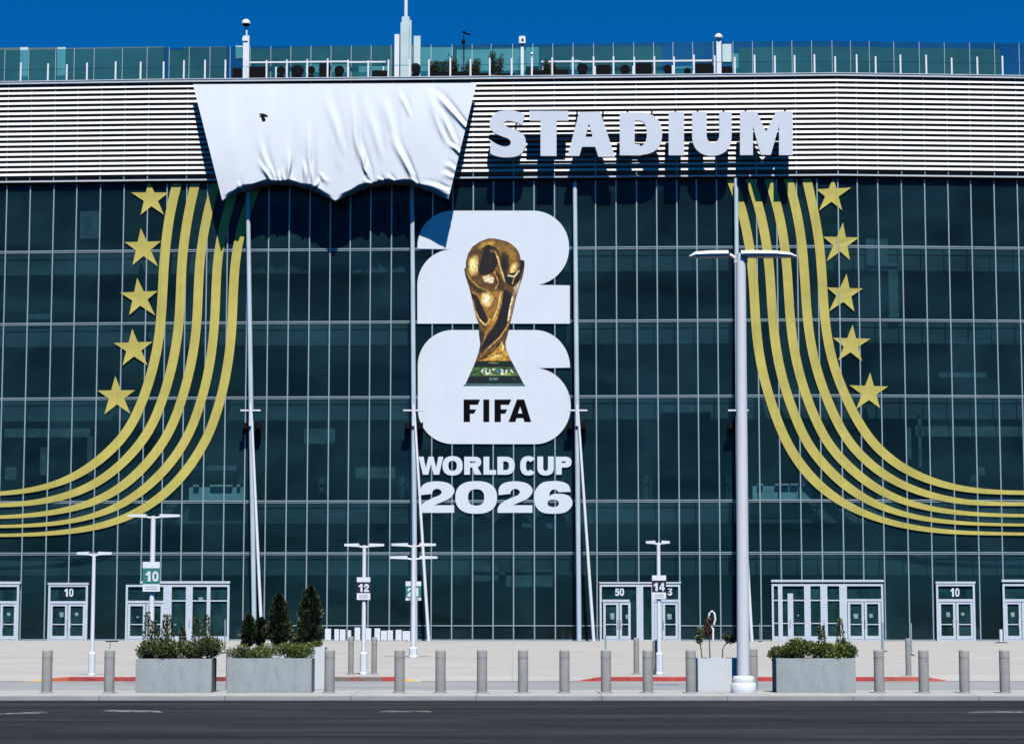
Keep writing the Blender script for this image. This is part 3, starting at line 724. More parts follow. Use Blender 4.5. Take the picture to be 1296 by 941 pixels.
    patch([(346, 340), (392, 366), (404, 402), (380, 520), (330, 600), (214, 700), (222, 640), (292, 560), (326, 470), (338, 400)], D, 3, .96)
    line([(338, 352), (326, 430), (298, 520), (244, 596), (216, 660)], 16, (172, 132, 60), 2); line([(330, 360), (316, 440), (286, 520)], 4, G3)
    patch([(402, 360), (422, 350), (404, 440), (384, 520), (366, 540), (378, 470)], (150, 126, 96), 2); line([(400, 380), (384, 440), (372, 520)], 8, (228, 206, 170), 1)
    line([(398, 470), (366, 560), (300, 640), (214, 724)], 7, G1); line([(372, 540), (330, 610), (240, 690)], 3, G3, 1, .8)
    patch([(208, 560), (240, 600), (216, 680), (206, 640)], (70, 50, 24), 2)
    patch([(340, 634), (366, 690), (392, 746), (206, 748), (250, 716), (306, 676)], (186, 146, 62), 2)
    line([(330, 640), (346, 664), (340, 690)], 9, G3, 1); blob(300, 722, 50, 16, G3, -10, .7); line([(220, 740), (290, 690), (330, 640)], 8, D, 1)
    line([(230, 735), (330, 700), (372, 735)], 5, (120, 88, 34)); blob(290, 680, 26, 12, (150, 112, 46), -35)
    patch([(100, 752), (500, 748), (500, 900), (100, 900)], (10, 30, 22), 1)
    line([(262, 758), (322, 760)], 6, (140, 130, 90)); 
    patch([(100, 784), (500, 782), (500, 832), (100, 832)], (82, 106, 52), 1)
    random.seed(3)
    for i in range(26):
        xx = random.uniform(160, 440); yy = random.uniform(788, 826)
        blob(xx, yy, random.uniform(8, 26), random.uniform(4, 10), random.choice([(40, 90, 50), (190, 196, 110), (20, 60, 40), (150, 170, 90)]))
    W2 = (226, 236, 224)
    line([(232, 796), (222, 806), (232, 818)], 7, W2); line([(246, 796), (248, 818), (268, 818), (270, 796)], 7, W2)
    line([(284, 796), (298, 796)], 7, W2); line([(330, 796), (346, 800), (332, 818), (350, 818)], 7, W2); line([(364, 798), (362, 818)], 8, W2); line([(388, 796), (400, 816)], 7, W2)
    blob(314, 806, 12, 16, (60, 120, 160)); 
    line([(250, 826), (410, 826)], 4, (170, 180, 120))
    patch([(100, 832), (500, 832), (500, 872), (100, 872)], (8, 34, 30), 1)
    for i in range(5): line([(270+i*10, 842), (272+i*10, 858)], 5, (120, 150, 140))
    blob(405, 850, 8, 4, (90, 110, 110))
    patch([(100, 874), (500, 874), (500, 900), (100, 900)], (84, 116, 108), 1)
    sil = [(210,72),(245,58),(280,50),(320,58),(370,72),(410,100),(435,135),(446,178),(455,174),(464,180),(466,195),(462,235),(450,285),(432,340),(415,400),(400,470),(385,530),(372,590),(358,640),(362,680),(375,715),(392,748),(462,880),(458,888),(134,886),(131,878),(180,768),(205,700),(215,650),(208,600),(205,530),(190,495),(180,450),(165,380),(150,320),(130,262),(124,225),(133,216),(133,185),(145,140),(170,100)]
    sil = cr(sil[:28], 3)[:-1]+sil[27:]
    m = inside(sil)
    ed = blur(m.astype(float), 3); dk = np.clip((ed-.5)*2, 0, 1)**.5
    for c in range(3): img[..., c] *= (.35+.65*dk)
    lum = img.mean(axis=2, keepdims=True)
    tex = blur(rng.normal(0, 1, (NY, NX)), 2); tex = tex/tex.std(); tex2 = blur(rng.normal(0, 1, (NY, NX)), 5); tex2 = tex2/tex2.std()
    img = img*(1+.06*tex+.08*tex2)[..., None]
    img = 255*np.clip((img/255), 0, 1)**1.22*1.14
    img = np.clip(img+rng.normal(0, 4, img.shape), 0, 255)
    bm = bmesh.new(); cl = bm.loops.layers.color.new('Col')
    P = lambda x, y: (560+x/S, 290+y/S)
    lin = np.where(img/255 <= .04045, img/255/12.92, ((img/255+.055)/1.055)**2.4)
    # clip grid rows to the silhouette so that the outline stays smooth
    import bisect
    def spans(y):
        xs_ = []
        n = len(sil)
        for i in range(n):
            (ax, ay), (bx, by) = sil[i], sil[(i+1) % n]
            if (ay > y) != (by > y): xs_.append(ax+(y-ay)*(bx-ax)/(by-ay))
        return (min(xs_), max(xs_)) if len(xs_) >= 2 else None
    prev = None; yy = np.linspace(52, 887, 330)
    for y in yy:
        sp = spans(y)
        if sp is None: prev = None; continue
        row = [(sp[0]+(sp[1]-sp[0])*k/110, y) for k in range(111)]
        vs = [(bm.verts.new(W(*P(*p), .095)), p) for p in row]
        if prev:
            for k in range(110):
                f = bm.faces.new([prev[k][0], prev[k+1][0], vs[k+1][0], vs[k][0]])
                for l, (vv, p) in zip(f.loops, [prev[k], prev[k+1], vs[k+1], vs[k]]):
                    i = int(np.clip(round((p[0]-x0)/(x1-x0)*(NX-1)), 0, NX-1)); j = int(np.clip(round((p[1]-y0)/(y1-y0)*(NY-1)), 0, NY-1))
                    l[cl] = (*(min(1, v) for v in lin_raw[j, i]), 1) if False else (*[float(v) for v in img[j, i]/255], 1)
        prev = vs
    return bm
o = obj('trophy_print', trophy(), M['attr'], emb, smooth='all', fix=False)

word = thing('facade_lettering', W(626, 590, .13), 'white bold two-word lettering on the glass directly below the emblem', 'lettering')
for ch, a, b in (('W', 122, 250), ('O', 246, 350), ('R', 358, 446), ('L', 458, 523), ('D', 530, 620), ('C', 648, 732), ('U', 737, 822), ('P', 833, 914)):
    t0, t1 = (560, 660) if ch in 'OCU' else (563, 656)
    if ch == 'U': t0 = 562
    o_, h_ = glyph(ch, *q(a, t0), *q(b, t1), 30/4.092, 24/4.092)
    bm = bmesh.new(); prism_px(bm, o_, h_, .076, .014); obj('letter', bm, M['vinyl'], word)
yr = thing('facade_lettering', W(626, 629, .13), 'large white year digits on the glass below the two-word lettering', 'lettering')
for ch, a, b in (('2', 126, 306), ('0', 312, 528), ('2', 531, 711), ('6', 720, 918)):
    t0, t1 = (689, 858) if ch in '06' else (690, 853)
    o_, h_ = glyph(ch, *q(a, t0), *q(b, t1), 66/4.092, 42/4.092)
    bm = bmesh.new(); prism_px(bm, o_, h_, .076, .014); obj('digit', bm, M['vinyl'], yr)

# big channel letters
LOFF = 1.42
sgn = thing('stadium_sign', W(812, 170, .9), 'large white raised block letters on the louvred band right of the covered sign', 'sign')
def pz(pts, sc, ox, oy=0): return [(ox+x/sc, oy+y/sc) for x, y in pts]
Sg = cr([(664,144.5),(652,140.4),(641,139.5),(628,142.5),(621,150.5),(620,160),(625,167.5),(634,172),(643,175.5),(646.5,180),(644,184.5),(637,185.3),(629,182.5),(620.8,177.3)], 5)+cr([(620.3,194.3),(629,197.8),(641,199.3),(655,197.3),(663.3,190),(665.6,180),(663,171.5),(656,166),(646,162.3),(639,159),(637.8,155.5),(642,153),(651,154.2),(661,158.6)], 5)
LET = [(Sg, []),
 (pz([(115,535),(302,535),(302,582),(245,582),(245,752),(168,752),(168,582),(115,582)], 3.81, 640), []),
 (pz([(355,540),(456,540),(527,756),(447,756),(432,708),(368,708),(355,752),(299,752)], 3.81, 640), [pz([(402,594),(419,660),(385,660)], 3.81, 640)]),
 (pz([(550,543),(650,543)], 3.81, 640)+arc(809.5,169.2,28.6,26.7,-84,84,22,.85)+pz([(650,749),(550,749)], 3.81, 640), [pz([(622,582),(645,582)], 3.81, 640)+arc(808,169,10.6,16.4,-80,80,14,.85)+pz([(645,695),(622,695)], 3.81, 640)]),
 (pz([(786,540),(860,540),(860,749),(786,749)], 3.81, 640), []),
 (pz([(899,540),(969,540),(969,650)], 3.81, 640)+arc(902.3,171,8,10,172,8,12)[0:]+pz([(1030,650),(1030,540),(1090,540),(1090,655)], 3.81, 640)+arc(901,172,25,25.2,4,176,26,.9)+pz([(899,655)], 3.81, 640), []),
 ([(936.6,141),(957.5,141),(969.5,167),(982.5,141),(1003.3,141),(1003.3,196.3),(986,196.3),(986,159),(975.6,196),(963,196),(953,160),(953,196.3),(936.6,196.3)], [])]
for o_, h_ in LET:
    bm = bmesh.new(); prism_px(bm, o_, h_, LOFF, .32)
    lt = obj('letter', bm, M['letter'], sgn)
bm = bmesh.new()
for y in (151, 188):
    z = zz(800, y)+.35
    wbox(bm, W(622, 170, 1).x, W(1001, 170, 1).x, z-.06, z+.06, LOFF-.46, LOFF-.335)
for px in (632, 655, 694, 731, 764, 795, 826, 856, 884, 917, 945, 995):
    X = W(px, 170, .8).x
    for y in (151, 188):
        z = zz(800, y)+.35; wbox(bm, X-.05, X+.05, z-.05, z+.05, .25, LOFF-.463)
obj('support_frame', bm, M['black'], sgn)

# ------------------------------------------------------------------ covered sign: tarpaulin
bot = [(281.3,253.8),(291,247),(308,240.2),(325,235.1),(342,232.6),(355.6,232.6),(369.2,233.4),(386.2,236.8),(394.7,239.4),(406.6,244.5),(420,251.8),(424.3,254),(437,247),(454,239.5),(471,234.7),(488,232.3),(505,231.8),(522,233.5),(539,239.5),(556,246.3),(567.5,251.6)]
def botat(t):
    x = 281.3+(567.5-281.3)*t
    for (a, ya), (b, yb) in zip(bot[:-1], bot[1:]):
        if a <= x <= b: return x, ya+(yb-ya)*(x-a)/(b-a)
    return bot[-1] if t > .5 else bot[0]
folds = []   # (x0,y0,x1,y1,width,amp)
for f in ((327,166,342,232,3.2,.16),(327,201,343,231,2.4,.20),(340,200,347,232,2,.14),(364,150,364,232,5,.08),(367,188,364,232,2.2,.18),(385,201,386,236,2.0,.26),(391,150,390,236,3.0,.18),(396,201,395,239,2.0,.26),
          (404,226,396,239,2,.2),(409,107,430,180,5,.10),(443,112,453,188,4,.12),(447,160,469,233,3.2,.20),(456,192,462,215,2,.14),(458,225,470,234,2,.18),(459,112,478,185,5,.09),(480,112,500,175,5,.10),(492,168,526,233,3.2,.26),(503,110,516,142,3,.08),
          (478,222,484,231,2,.2),(490,220,498,230,2,.18),(517,224,527,233,2,.2),(538,109,560,170,4,.12),(543,112,589,159,3.2,.20),(541,110,575,180,3.5,.10),(566,178,581,194,2.4,.16),(530,234,566,240,3,.12),(350,215,356,232,2,.14),(357,212,360,231,2,.14),(300,229,306,240,2,.16),(415,236,408,222,3,.1),(420,150,428,205,7,.05),(300,120,302,220,14,.05),(270,120,290,240,16,.05),(560,205,575,215,3,.08),(556,220,574,224,3,.08),
          (545,232,569,246,3,.1),(373,225,368,233,3,.14)):
    folds.append(f)
def cloth_off(px, py, u, v):
    o = .80+.82*v+.10*math.sin(math.pi*v)
    for (a, b, c, d, w, am) in folds:
        dx, dy = c-a, d-b; l2 = dx*dx+dy*dy
        t = ((px-a)*dx+(py-b)*dy)/l2
        if t < -.05 or t > 1.3: continue
        sd = ((px-a)*dy-(py-b)*dx)/math.sqrt(l2)+ .8*math.sin(t*5+a)
        ww = w*(1.5-.7*min(1, max(0, t)))
        if abs(sd) > 3.5*ww: continue
        q_ = min(1, max(0, (t+.05)/.75)); env = q_*q_*(3-2*q_)
        if t > .95: q_ = min(1, (t-.95)/.35); env *= 1-q_*q_*(3-2*q_)
        x_ = sd/ww
        o += am*env*.78*(1-.5*max(0, (v-.85)/.15))*(math.exp(-x_*x_) - .5*math.exp(-(x_-1.6)**2/.8))
    bx, by = botat(u); dpt = 1-math.exp(-((by-254)/7)**2)
    ee = max(0, 1-(by-py)/(5.5+1.2*math.sin(px*.21)))
    o -= dpt*.42*ee**1.6
    e = (px*.13+math.sin(py*.05)*1.2)
    o += .05*math.sin(px*.07+.9+py*.012)+.018*math.sin(e)*v+.012*math.sin(px*.31+py*.04)*v
    return o
NU, NV = 420, 190
bm = bmesh.new(); grid = []
for j in range(NV+1):
    v = j/NV; row = []
    for i in range(NU+1):
        u = i/NU; bx, by = botat(u); tx, ty = 244.2+(603.3-244.2)*u, 106.8-1.7*u
        bow = 0
        px = tx+(bx-tx)*v+bow; py = ty+(by-ty)*v
        row.append(bm.verts.new(W(px, py, cloth_off(px, py, u, v))))
    grid.append(row)
lip = [[], []]
for i in range(NU+1):
    u = i/NU; bx, by = botat(u); dpt = 1-math.exp(-((by-254)/6)**2)
    p = grid[NV][i].co; n = WN(p); wob = .5+.5*math.sin(i*.23+2*math.sin(i*.05))
    lip[0].append(bm.verts.new(p-n*(.14+.10*dpt)+Vector((0, 0, -.05+.02*wob))))
    lip[1].append(bm.verts.new(p-n*(.45+.30*dpt)+Vector((0, 0, .02+.10*wob))))
rows = grid+lip
for a, b in zip(rows[:-1], rows[1:]):
    for i in range(NU): bm.faces.new([a[i], a[i+1], b[i+1], b[i]])
# side returns toward the wall and top return
tarp = thing('tarpaulin', W(425, 106, .8), 'white wrinkled tarpaulin with scalloped lower edge covering the sign on the louvred band', 'tarpaulin')
obj('cloth', bm, M['cloth'], tarp, smooth='all')
bm = bmesh.new(); prism_px(bm, cr([(327.6,144.6),(330,143.6),(334,144),(338.9,146.2),(338.6,147.2),(335,146.6),(334.5,148.2),(336,151),(335.2,154.8),(332.6,154.6),(331,150),(330.2,146.4)], 3, True), [], 1.24, .01)
obj('tear', bm, M['black'], tarp)
bm = bmesh.new()
Aa, Bb = W(247, 106, .8).x, W(600, 106, .8).x
zt_ = zz(420, 108.3)
wbox(bm, Aa+.2, Bb-.2, zt_-.12, zt_-.04, .40, .62)
for k in range(8):
    X = Aa+.5+(Bb-Aa-1)*k/7; wbox(bm, X-.04, X+.04, zt_-.11, zt_-.05, .24, .398)
obj('hanging_rail', bm, M['black'], tarp)

# ------------------------------------------------------------------ light masts on the facade
def mast(top, base, brace0, brace1, label, right=True):
    D = 3.0
    pb = G(base[0], base[1], PZ)
    Yb = wp(W(base[0], base[1]).x, 0, 0).y - 1.3
    d = ray(*base); t = Yb/d.y; pb = Vector((d.x*t, Yb, PZ))
    pt = W(top[0], top[1], .38)
    th = thing('light_mast', pb, label, 'mast', 'tall light masts along the facade')
    bm = bmesh.new(); tube(bm, [pb, pb.lerp(pt, .5), pt], [.15, .15, .13], 16); obj('pole', bm, M['mast'], th, smooth=True)
    bm = bmesh.new(); box(bm, pb.x-.3, pb.x+.3, pb.y-.3, pb.y+.3, PZ+.002, PZ+.06); obj('base_plate', bm, M['mullion'], th)
    f = lambda py: pb.lerp(pt, (ray(*base).y and (zz(base[0], py)-pb.z)/(pt.z-pb.z)))
    j = f(brace0); bb = Vector((atY(brace1[0], brace1[1], pb.y-.1).x, pb.y-.1, PZ))
    bm = bmesh.new(); tube(bm, [bb, j+Vector((.05, -.25, 0))], [.105, .075], 12); obj('brace', bm, M['white'], th, smooth=True)
    c = f(521)+Vector((0, -.20, 0))
    for s in (-1, 1):
        bm = bmesh.new(); box(bm, c.x+(.12 if s > 0 else -.62), c.x+(.62 if s > 0 else -.12), c.y-.14, c.y+.14, c.z-.05, c.z+.04)
        obj('lamp_head', bm, M['white'], th)
        bm = bmesh.new()
        x0 = c.x+s*.20; x1 = c.x+s*.55
        hexa(bm, [(x0, c.y+.74, c.z-.72), (x1, c.y+.74, c.z-.66), (x1, c.y+.94, c.z-.66), (x0, c.y+.94, c.z-.72)],
             [(x0-s*.0, c.y+.66, c.z-1.30), (x1+s*.02, c.y+.66, c.z-1.40), (x1+s*.02, c.y+.90, c.z-1.40), (x0, c.y+.90, c.z-1.30)])
        fl = obj('floodlight', bm, M['black'], th)
        bm = bmesh.new(); tube(bm, [(c.x, c.y, c.z-.68), (x0+s*.1, c.y+.80, c.z-.74)], .03, 8); obj('bracket', bm, M['black'], fl)
    bm = bmesh.new(); tube(bm, [c+Vector((0, 0, -.95)), c+Vector((0, 0, .35))], .11, 12)
    tube(bm, [c+Vector((-.16, 0, -.02)), c+Vector((.16, 0, -.02))], .05, 8); obj('collar', bm, M['white'], th, smooth=True)
    return th
mast((313.5, 232), (322, 811), 520, (331.5, 811), 'leftmost tall pale mast, right of the left gold stripes')
mast((521.5, 232), (525.5, 811), 520, (542.5, 811), 'tall pale mast along the left edge of the white emblem')
mast((727.5, 232), (733, 811), 520, (751.5, 811), 'tall pale mast just right of the white emblem')
mast((931.5, 226), (936, 811), 520, (951.5, 811), 'tall pale mast mostly hidden behind the big lamp post')

# ------------------------------------------------------------------ ground
def sheet(name, x0, x1, y0, y1, z, m):
    bm = bmesh.new(); quad(bm, [(x0, y0, z), (x1, y0, z), (x1, y1, z), (x0, y1, z)])
    return tag(obj(name, bm, m, None, fix=False), kind='structure')
YK = G(648, 880.5, 0).y; YL1 = G(648, 872.5, 0).y; YP = G(648, 861.5, 0).y
sheet('ground', -2500, 2500, -2500, 3000, -.16, M['ground'])
sheet('road', -200, 200, -40, YK-.001, -.10, M['asphalt'])
bm = bmesh.new(); box(bm, -200, 200, YK, YK+.16, -.12, .004)
tag(obj('kerb', bm, M['strip'], None), kind='structure')
sheet('footway', -200, 200, YK+.161, YL1, 0, M['strip'])
sheet('service_lane', -200, 200, YL1+.001, YP+.6, -.001, M['lane'])
# plaza with a raised kerb along two islands
gx = lambda px: G(px, 860, 0).x
def hfront(X):
    def ramp(a, b, c, d):
        if X <= a or X >= d: return 0
        if X < b: return (X-a)/(b-a)
        if X > c: return (d-X)/(d-c)
        return 1
    return .125*max(ramp(gx(40), gx(92), gx(500), gx(535)), ramp(gx(726), gx(758), gx(1165), gx(1195)))
xs = sorted(set([-200, -60]+[-20+.25*i for i in range(161)]+[60, 200]))
bm = bmesh.new(); rows = []
for yy, fz in ((YP+.16, lambda X: max(hfront(X), .006)), (YP+1.8, lambda X: PZ), (YP+2.2, lambda X: PZ), (Y0+60, lambda X: PZ)):
    rows.append([bm.verts.new((X, yy, fz(X))) for X in xs])
for a, b in zip(rows[:-1], rows[1:]):
    for i in range(len(xs)-1): bm.faces.new([a[i], a[i+1], b[i+1], b[i]])
tag(obj('plaza', bm, M['plaza'], None, fix=False), kind='structure')
def kerbcol(px):
    RED = s2l((176, 62, 58)); YEL = s2l((214, 168, 84)); GR = s2l((120, 108, 104)); DR = s2l((130, 48, 46))
    if px < 68 or 505 < px < 560: return YEL
    if px < 96: return s2l((190, 96, 60))
    if 268 < px < 290: return DR
    if 420 < px < 448: return GR
    if 448 < px < 462: return s2l((138, 82, 78))
    if 462 <= px < 486: return GR
    if 1100 < px < 1300: return s2l((182, 88, 74))
    return RED if px > 400 else s2l((158, 58, 54))
for (pa, pb, lab) in ((40, 535, ''), (726, 1195, '')):
    bm = bmesh.new(); cl = bm.loops.layers.float_color.new('Col'); N = 240
    X0, X1 = gx(pa), gx(pb); pr = None
    for i in range(N+1):
        X = X0+(X1-X0)*i/N; px = pa+(pb-pa)*i/N; h = max(hfront(X), .002)
        v = [bm.verts.new((X, YP, -.01)), bm.verts.new((X, YP+.012, h)), bm.verts.new((X, YP+.158, h+.003))]
        c = kerbcol(px)
        if pr:
            for k in range(2):
                f = bm.faces.new([pr[0][k], v[k], v[k+1], pr[0][k+1]])
                cc = c if k == 0 else tuple(a*.6+b*.4 for a, b in zip((.33, .31, .29), c))
                for l in f.loops: l[cl] = (*cc, 1)
        pr = (v, c)
    tag(obj('kerb', bm, M['kerb'], None, fix=True), kind='structure')
for (a, b, y0, y1, sk) in ((-20, 62, 899.5, 901.5, 3), (128, 206, 898.6, 900.8, -1.0), (478, 548, 898.6, 900.4, 0), (1222, 1300, 899.2, 901.2, .5), (560, 640, 884.3, 885.2, -.2)):
    p = [G(a, y1+sk, -.096), G(b, y1, -.096), G(b-6, y0, -.096), G(a+10, y0+sk, -.096)]
    bm = bmesh.new(); quad(bm, p); tag(obj('road_marking', bm, M['paint'], None, fix=False), kind='structure')

# ------------------------------------------------------------------ bollards
def bollard_proto(r, h, name='bollard'):
    th = thing(name, (0, 0, 0), 'x', 'bollard'); bm = bmesh.new()
    lathe(bm, (0, 0, 0), [(r, -.02), (r, h-.05), (r*.96, h-.02), (r*.84, h)], 28)
    lathe(bm, (0, 0, 0), [(r+.004, h-.205), (r+.004, h-.195)], 28)
    b = obj('post', bm, M['concrete'], th, smooth=True)
    bm = bmesh.new(); lathe(bm, (0, 0, 0), [(r+.05, .002), (r+.05, .018), (r+.03, .024)], 28)
    obj('footing', bm, M['strip'], th, smooth=True)
    return th
FB = [(59, 'grey concrete bollard standing alone at the far left'), (138, 'grey bollard just left of the first leafy planter'), (292, 'grey bollard half hidden behind the left end of the second planter'),
      (417, 'grey bollard right beside the conifer planter'), (505.5, 'grey bollard in front of the yellow kerb tip, below the double-armed lamp'), (557.5, 'grey bollard first right of the yellow kerb tip'),
      (610, 'grey bollard second right of the yellow kerb tip'), (662, 'grey bollard third right of the yellow kerb tip'), (714.5, 'grey bollard just left of where the right red kerb starts'),
      (767, 'grey bollard first along the right red kerb, below the numbered transom'), (820, 'grey bollard just left of the lamp with sign 14'), (874.5, 'grey bollard touching the white planter with withered plants'),
      (953, 'grey bollard half hidden behind the big white lamp post'), (1113, 'grey bollard first right of the juniper planter'), (1169.5, 'grey bollard second right of the juniper planter'),
      (1221, 'grey bollard next to last at the right edge'), (1272, 'grey bollard last at the right edge')]
proto = bollard_proto(.132, 1.10)
for i, (px, lab) in enumerate(FB):
    o = proto if i == 0 else copy_tree(proto)
    y = 876.2 if px not in (292, 953) else 872.5
    o.location = G(px, y, 0); o.rotation_euler[2] = i*1.3; o['label'] = lab; o['group'] = 'front row of concrete bollards'
BB = [(444, 853, 1.16, 'slim grey bollard left of the lamp with sign 12'), (473.5, 852.5, 1.13, 'slim grey bollard right of the lamp with sign 12'), (805.5, 852.5, 1.12, 'slim grey bollard on the plaza left of the lamp with sign 14'),
      (829.5, 853, 1.05, 'slim grey bollard hidden behind the foot of the lamp with sign 14'), (1150, 855, 1.12, 'slim grey bollard standing on the right red-kerbed island')]
proto = bollard_proto(.085, 1.13, 'slim_bollard')
for i, (px, py, h, lab) in enumerate(BB):
    o = proto if i == 0 else copy_tree(proto)
    o.location = G(px, py, PZ); o.scale = (1, 1, h/1.13); o['label'] = lab; o['group'] = 'slim bollards on the plaza'

# ------------------------------------------------------------------ lamp posts
def lamp(px, ybase, ytop, arms, label, wpole=5.0, base_h=26, z=PZ, tiers=1, dx=0, group='small twin-arm lamp posts on the plaza'):
    b = G(px, ybase, z); s = F/b.y/1.0
    d = ray(px, ytop); t = b.y/d.y; ztop = H+d.z*t; sc = b.y/2780.
    th = thing('street_lamp', b, label, 'lamp post', group)
    r = wpole*sc/2; bh = base_h*sc
    bm = bmesh.new(); tube(bm, [b+Vector((0, 0, bh-.02)), Vector((b.x+dx, b.y, ztop))], [r, r*.85], 14)
    obj('pole', bm, M['white'], th, smooth=True)
    bm = bmesh.new(); lathe(bm, b, [(r*1.85, 0), (r*1.85, .06), (r*1.65, .08), (r*1.6, bh-.04), (r*1.2, bh)], 8)
    obj('pedestal', bm, M['white'], th)
    for k in range(tiers):
        zt_ = ztop-k*16*sc
        for sgn_, ex in ((-1, arms[0]+k*2), (1, arms[1]+k*(2 if k else 0))):
            L_ = ex*sc; hh = 2.2*sc
            bm = bmesh.new(); x0 = b.x+dx+sgn_*L_*.26; x1 = b.x+dx+sgn_*L_
            hexa(bm, [(x0, b.y-.13, zt_-hh), (x0, b.y+.13, zt_-hh), (x0, b.y+.13, zt_+hh), (x0, b.y-.13, zt_+hh)],
                 [(x1, b.y-.10, zt_-hh*.75+.01), (x1, b.y+.10, zt_-hh*.75+.01), (x1, b.y+.10, zt_+hh*.55+.01), (x1, b.y-.10, zt_+hh*.55+.01)])
            lh = obj('lamp_head', bm, M['white'], th)
            bm = bmesh.new(); tube(bm, [(b.x+dx, b.y, zt_-3.2*sc), (x0+sgn_*.05, b.y, zt_-1.2*sc)], 1.3*sc, 8); obj('arm', bm, M['white'], lh, smooth=True)
    return th, b, sc
lamp(116, 855, 700, (21, 23), 'white twin-arm lamp without a sign near the left edge', 5.2, 30)
lamp(190.5, 861, 652.5, (32, 34), 'white twin-arm lamp with green sign 10 behind the leafy planter', 7.2, 30)
lamp(460, 853.3, 689.5, (25, 25), 'white twin-arm lamp with dark sign 12 left of centre', 5.6, 28)
lamp(523, 831.5, 689, (28, 28), 'white lamp with two tiers of arms left of centre', 6.6, 13, tiers=2)
lamp(834.5, 853.5, 686, (16, 14), 'white twin-arm lamp with dark sign 14 right of centre', 5.4, 28)
# signs
def postsign(px, ybase, x0, x1, y0, ya, yb, y1, text, m, label, dig, back=0, txtm='vinyl', dY=.09):
    Yp = G(px, ybase, PZ).y-dY
    pr = lambda x, y, off=0: atY(x, y, Yp-off)
    nf = Vector((0, -1, 0))
    th = thing('zone_sign', pr((x0+x1)/2, (y0+y1)/2), label, 'sign', 'zone number signs on the lamp posts')
    def plate(xa, xb, yt, ybm, off, mm, name):
        bm = bmesh.new(); prism_px(bm, [(xa, yt), (xb, yt), (xb, ybm), (xa, ybm)], [], off, .03, pr, nf); return obj(name, bm, mm, th)
    plate(x0, x1, y0, ya-.15, 0, M['white'], 'top_plate'); plate(x0, x1, ya, yb, .0, m, 'number_plate'); plate(x0, x1, yb+.15, y1, 0, M['white'], 'bottom_plate')
    n = len(text); w = (dig[2]-dig[0])/(n+.1*(n-1)); x = dig[0]
    for c in text:
        o_, h_ = glyph(c, x, dig[1], x+w, dig[3], w*.30, (dig[3]-dig[1])*.22)
        bm = bmesh.new(); prism_px(bm, o_, h_, .012, .01, pr, nf); obj('digit', bm, M[txtm], th); x += w*1.1
    # faint lines of small print as thin bars
    for k in range(2):
        yy = y1-(y1-yb)*(.35+.3*k)
        bm = bmesh.new(); prism_px(bm, [(x0+3, yy-.35), (x1-3, yy-.35), (x1-3, yy+.35), (x0+3, yy+.35)], [], .004, .003, pr, nf); obj('print_line', bm, M['mullion'], th)
    return th
postsign(190.5, 861, 180.6, 202.2, 710.5, 718.6, 738.6, 748, '10', M['green'], 'green number ten sign on the tall left lamp', (184, 722.5, 200.6, 735.5), dY=.13)
postsign(460, 853.3, 451.6, 468.6, 730, 736.2, 750, 758.5, '12', M['navy'], 'dark number twelve sign on the lamp left of centre', (453.6, 738.3, 467, 748.6))
postsign(523, 831.5, 513.4, 533, 735.2, 741.2, 755.8, 759.4, '21', M['green'], 'number sign behind the pole of the two-tier lamp', (515.6, 743.2, 530.8, 754.4), dY=-.16)
postsign(834.5, 853.5, 825.2, 843, 727.6, 734.2, 749, 757.5, '14', M['navy'], 'dark number fourteen sign on the lamp right of centre', (826.8, 737, 841.4, 747.4))

# big lamp
b = G(941, 876, 0); sc = b.y/2780.
big = thing('street_lamp', b, 'very tall thick white lamp post in the foreground right of centre', 'lamp post')
ztop = atY(937, 322, b.y).z; xt = atY(937.5, 322, b.y).x
bm = bmesh.new(); tube(bm, [b+Vector((0, 0, .3)), Vector((xt, b.y, ztop))], [8.2*sc, 6.3*sc], 24); obj('pole', bm, M['whitec'], big, smooth=True)
bm = bmesh.new(); lathe(bm, b, [(16*sc, 0), (16*sc, .22), (14.5*sc, .26)], 32); lathe(bm, b, [(14*sc, .26), (14*sc, .36), (12.6*sc, .42), (8.6*sc, .43)], 32)
obj('pedestal', bm, M['whitec'], big, smooth=True)
def at(px, py, dy=0): p = atY(px, py, b.y); p.y += dy; return p
for pts, wd in (([(872.5, 323.2), (880, 321.4), (900, 320.8), (921, 320.6)], 1), ([(1008.5, 323.4), (1000, 321.6), (980, 320.6), (950, 320.4), (937, 320.8)], 1)):
    bm = bmesh.new(); rows = []
    for k, (x, y) in enumerate(pts):
        t = k/(len(pts)-1); hw = .05+.17*min(1, t*2.2); th_ = (.03+.085*min(1, t*2.5))
        c = at(x, y+1.5)
        rows.append([bm.verts.new(c+Vector((0, a, z_))) for a, z_ in ((-hw, 0), (-hw*.8, th_*.7), (0, th_), (hw*.8, th_*.7), (hw, 0), (hw*.8, -th_*.6), (0, -th_*.8), (-hw*.8, -th_*.6))])
    for a_, b_ in zip(rows[:-1], rows[1:]):
        for k in range(8): bm.faces.new([a_[k], a_[(k+1) % 8], b_[(k+1) % 8], b_[k]])
    bm.faces.new(rows[0]); bm.faces.new(rows[-1][::-1])
    hd = obj('lamp_head', bm, M['whitec'], big, smooth=True)
    s_ = 1 if pts[0][0] > 940 else -1
    bm = bmesh.new(); e = at(pts[-1][0]-s_*2, 322.5); j = at(937.5, 330)
    tube(bm, [j, at(937.5+s_*5, 329), at(937.5+s_*9, 325.5), e], .055, 8); tube(bm, [at(937.5+s_*6, 323), at(937.5+s_*6, 333)], .06, 8)
    obj('arm', bm, M['whitec'], hd, smooth=True)

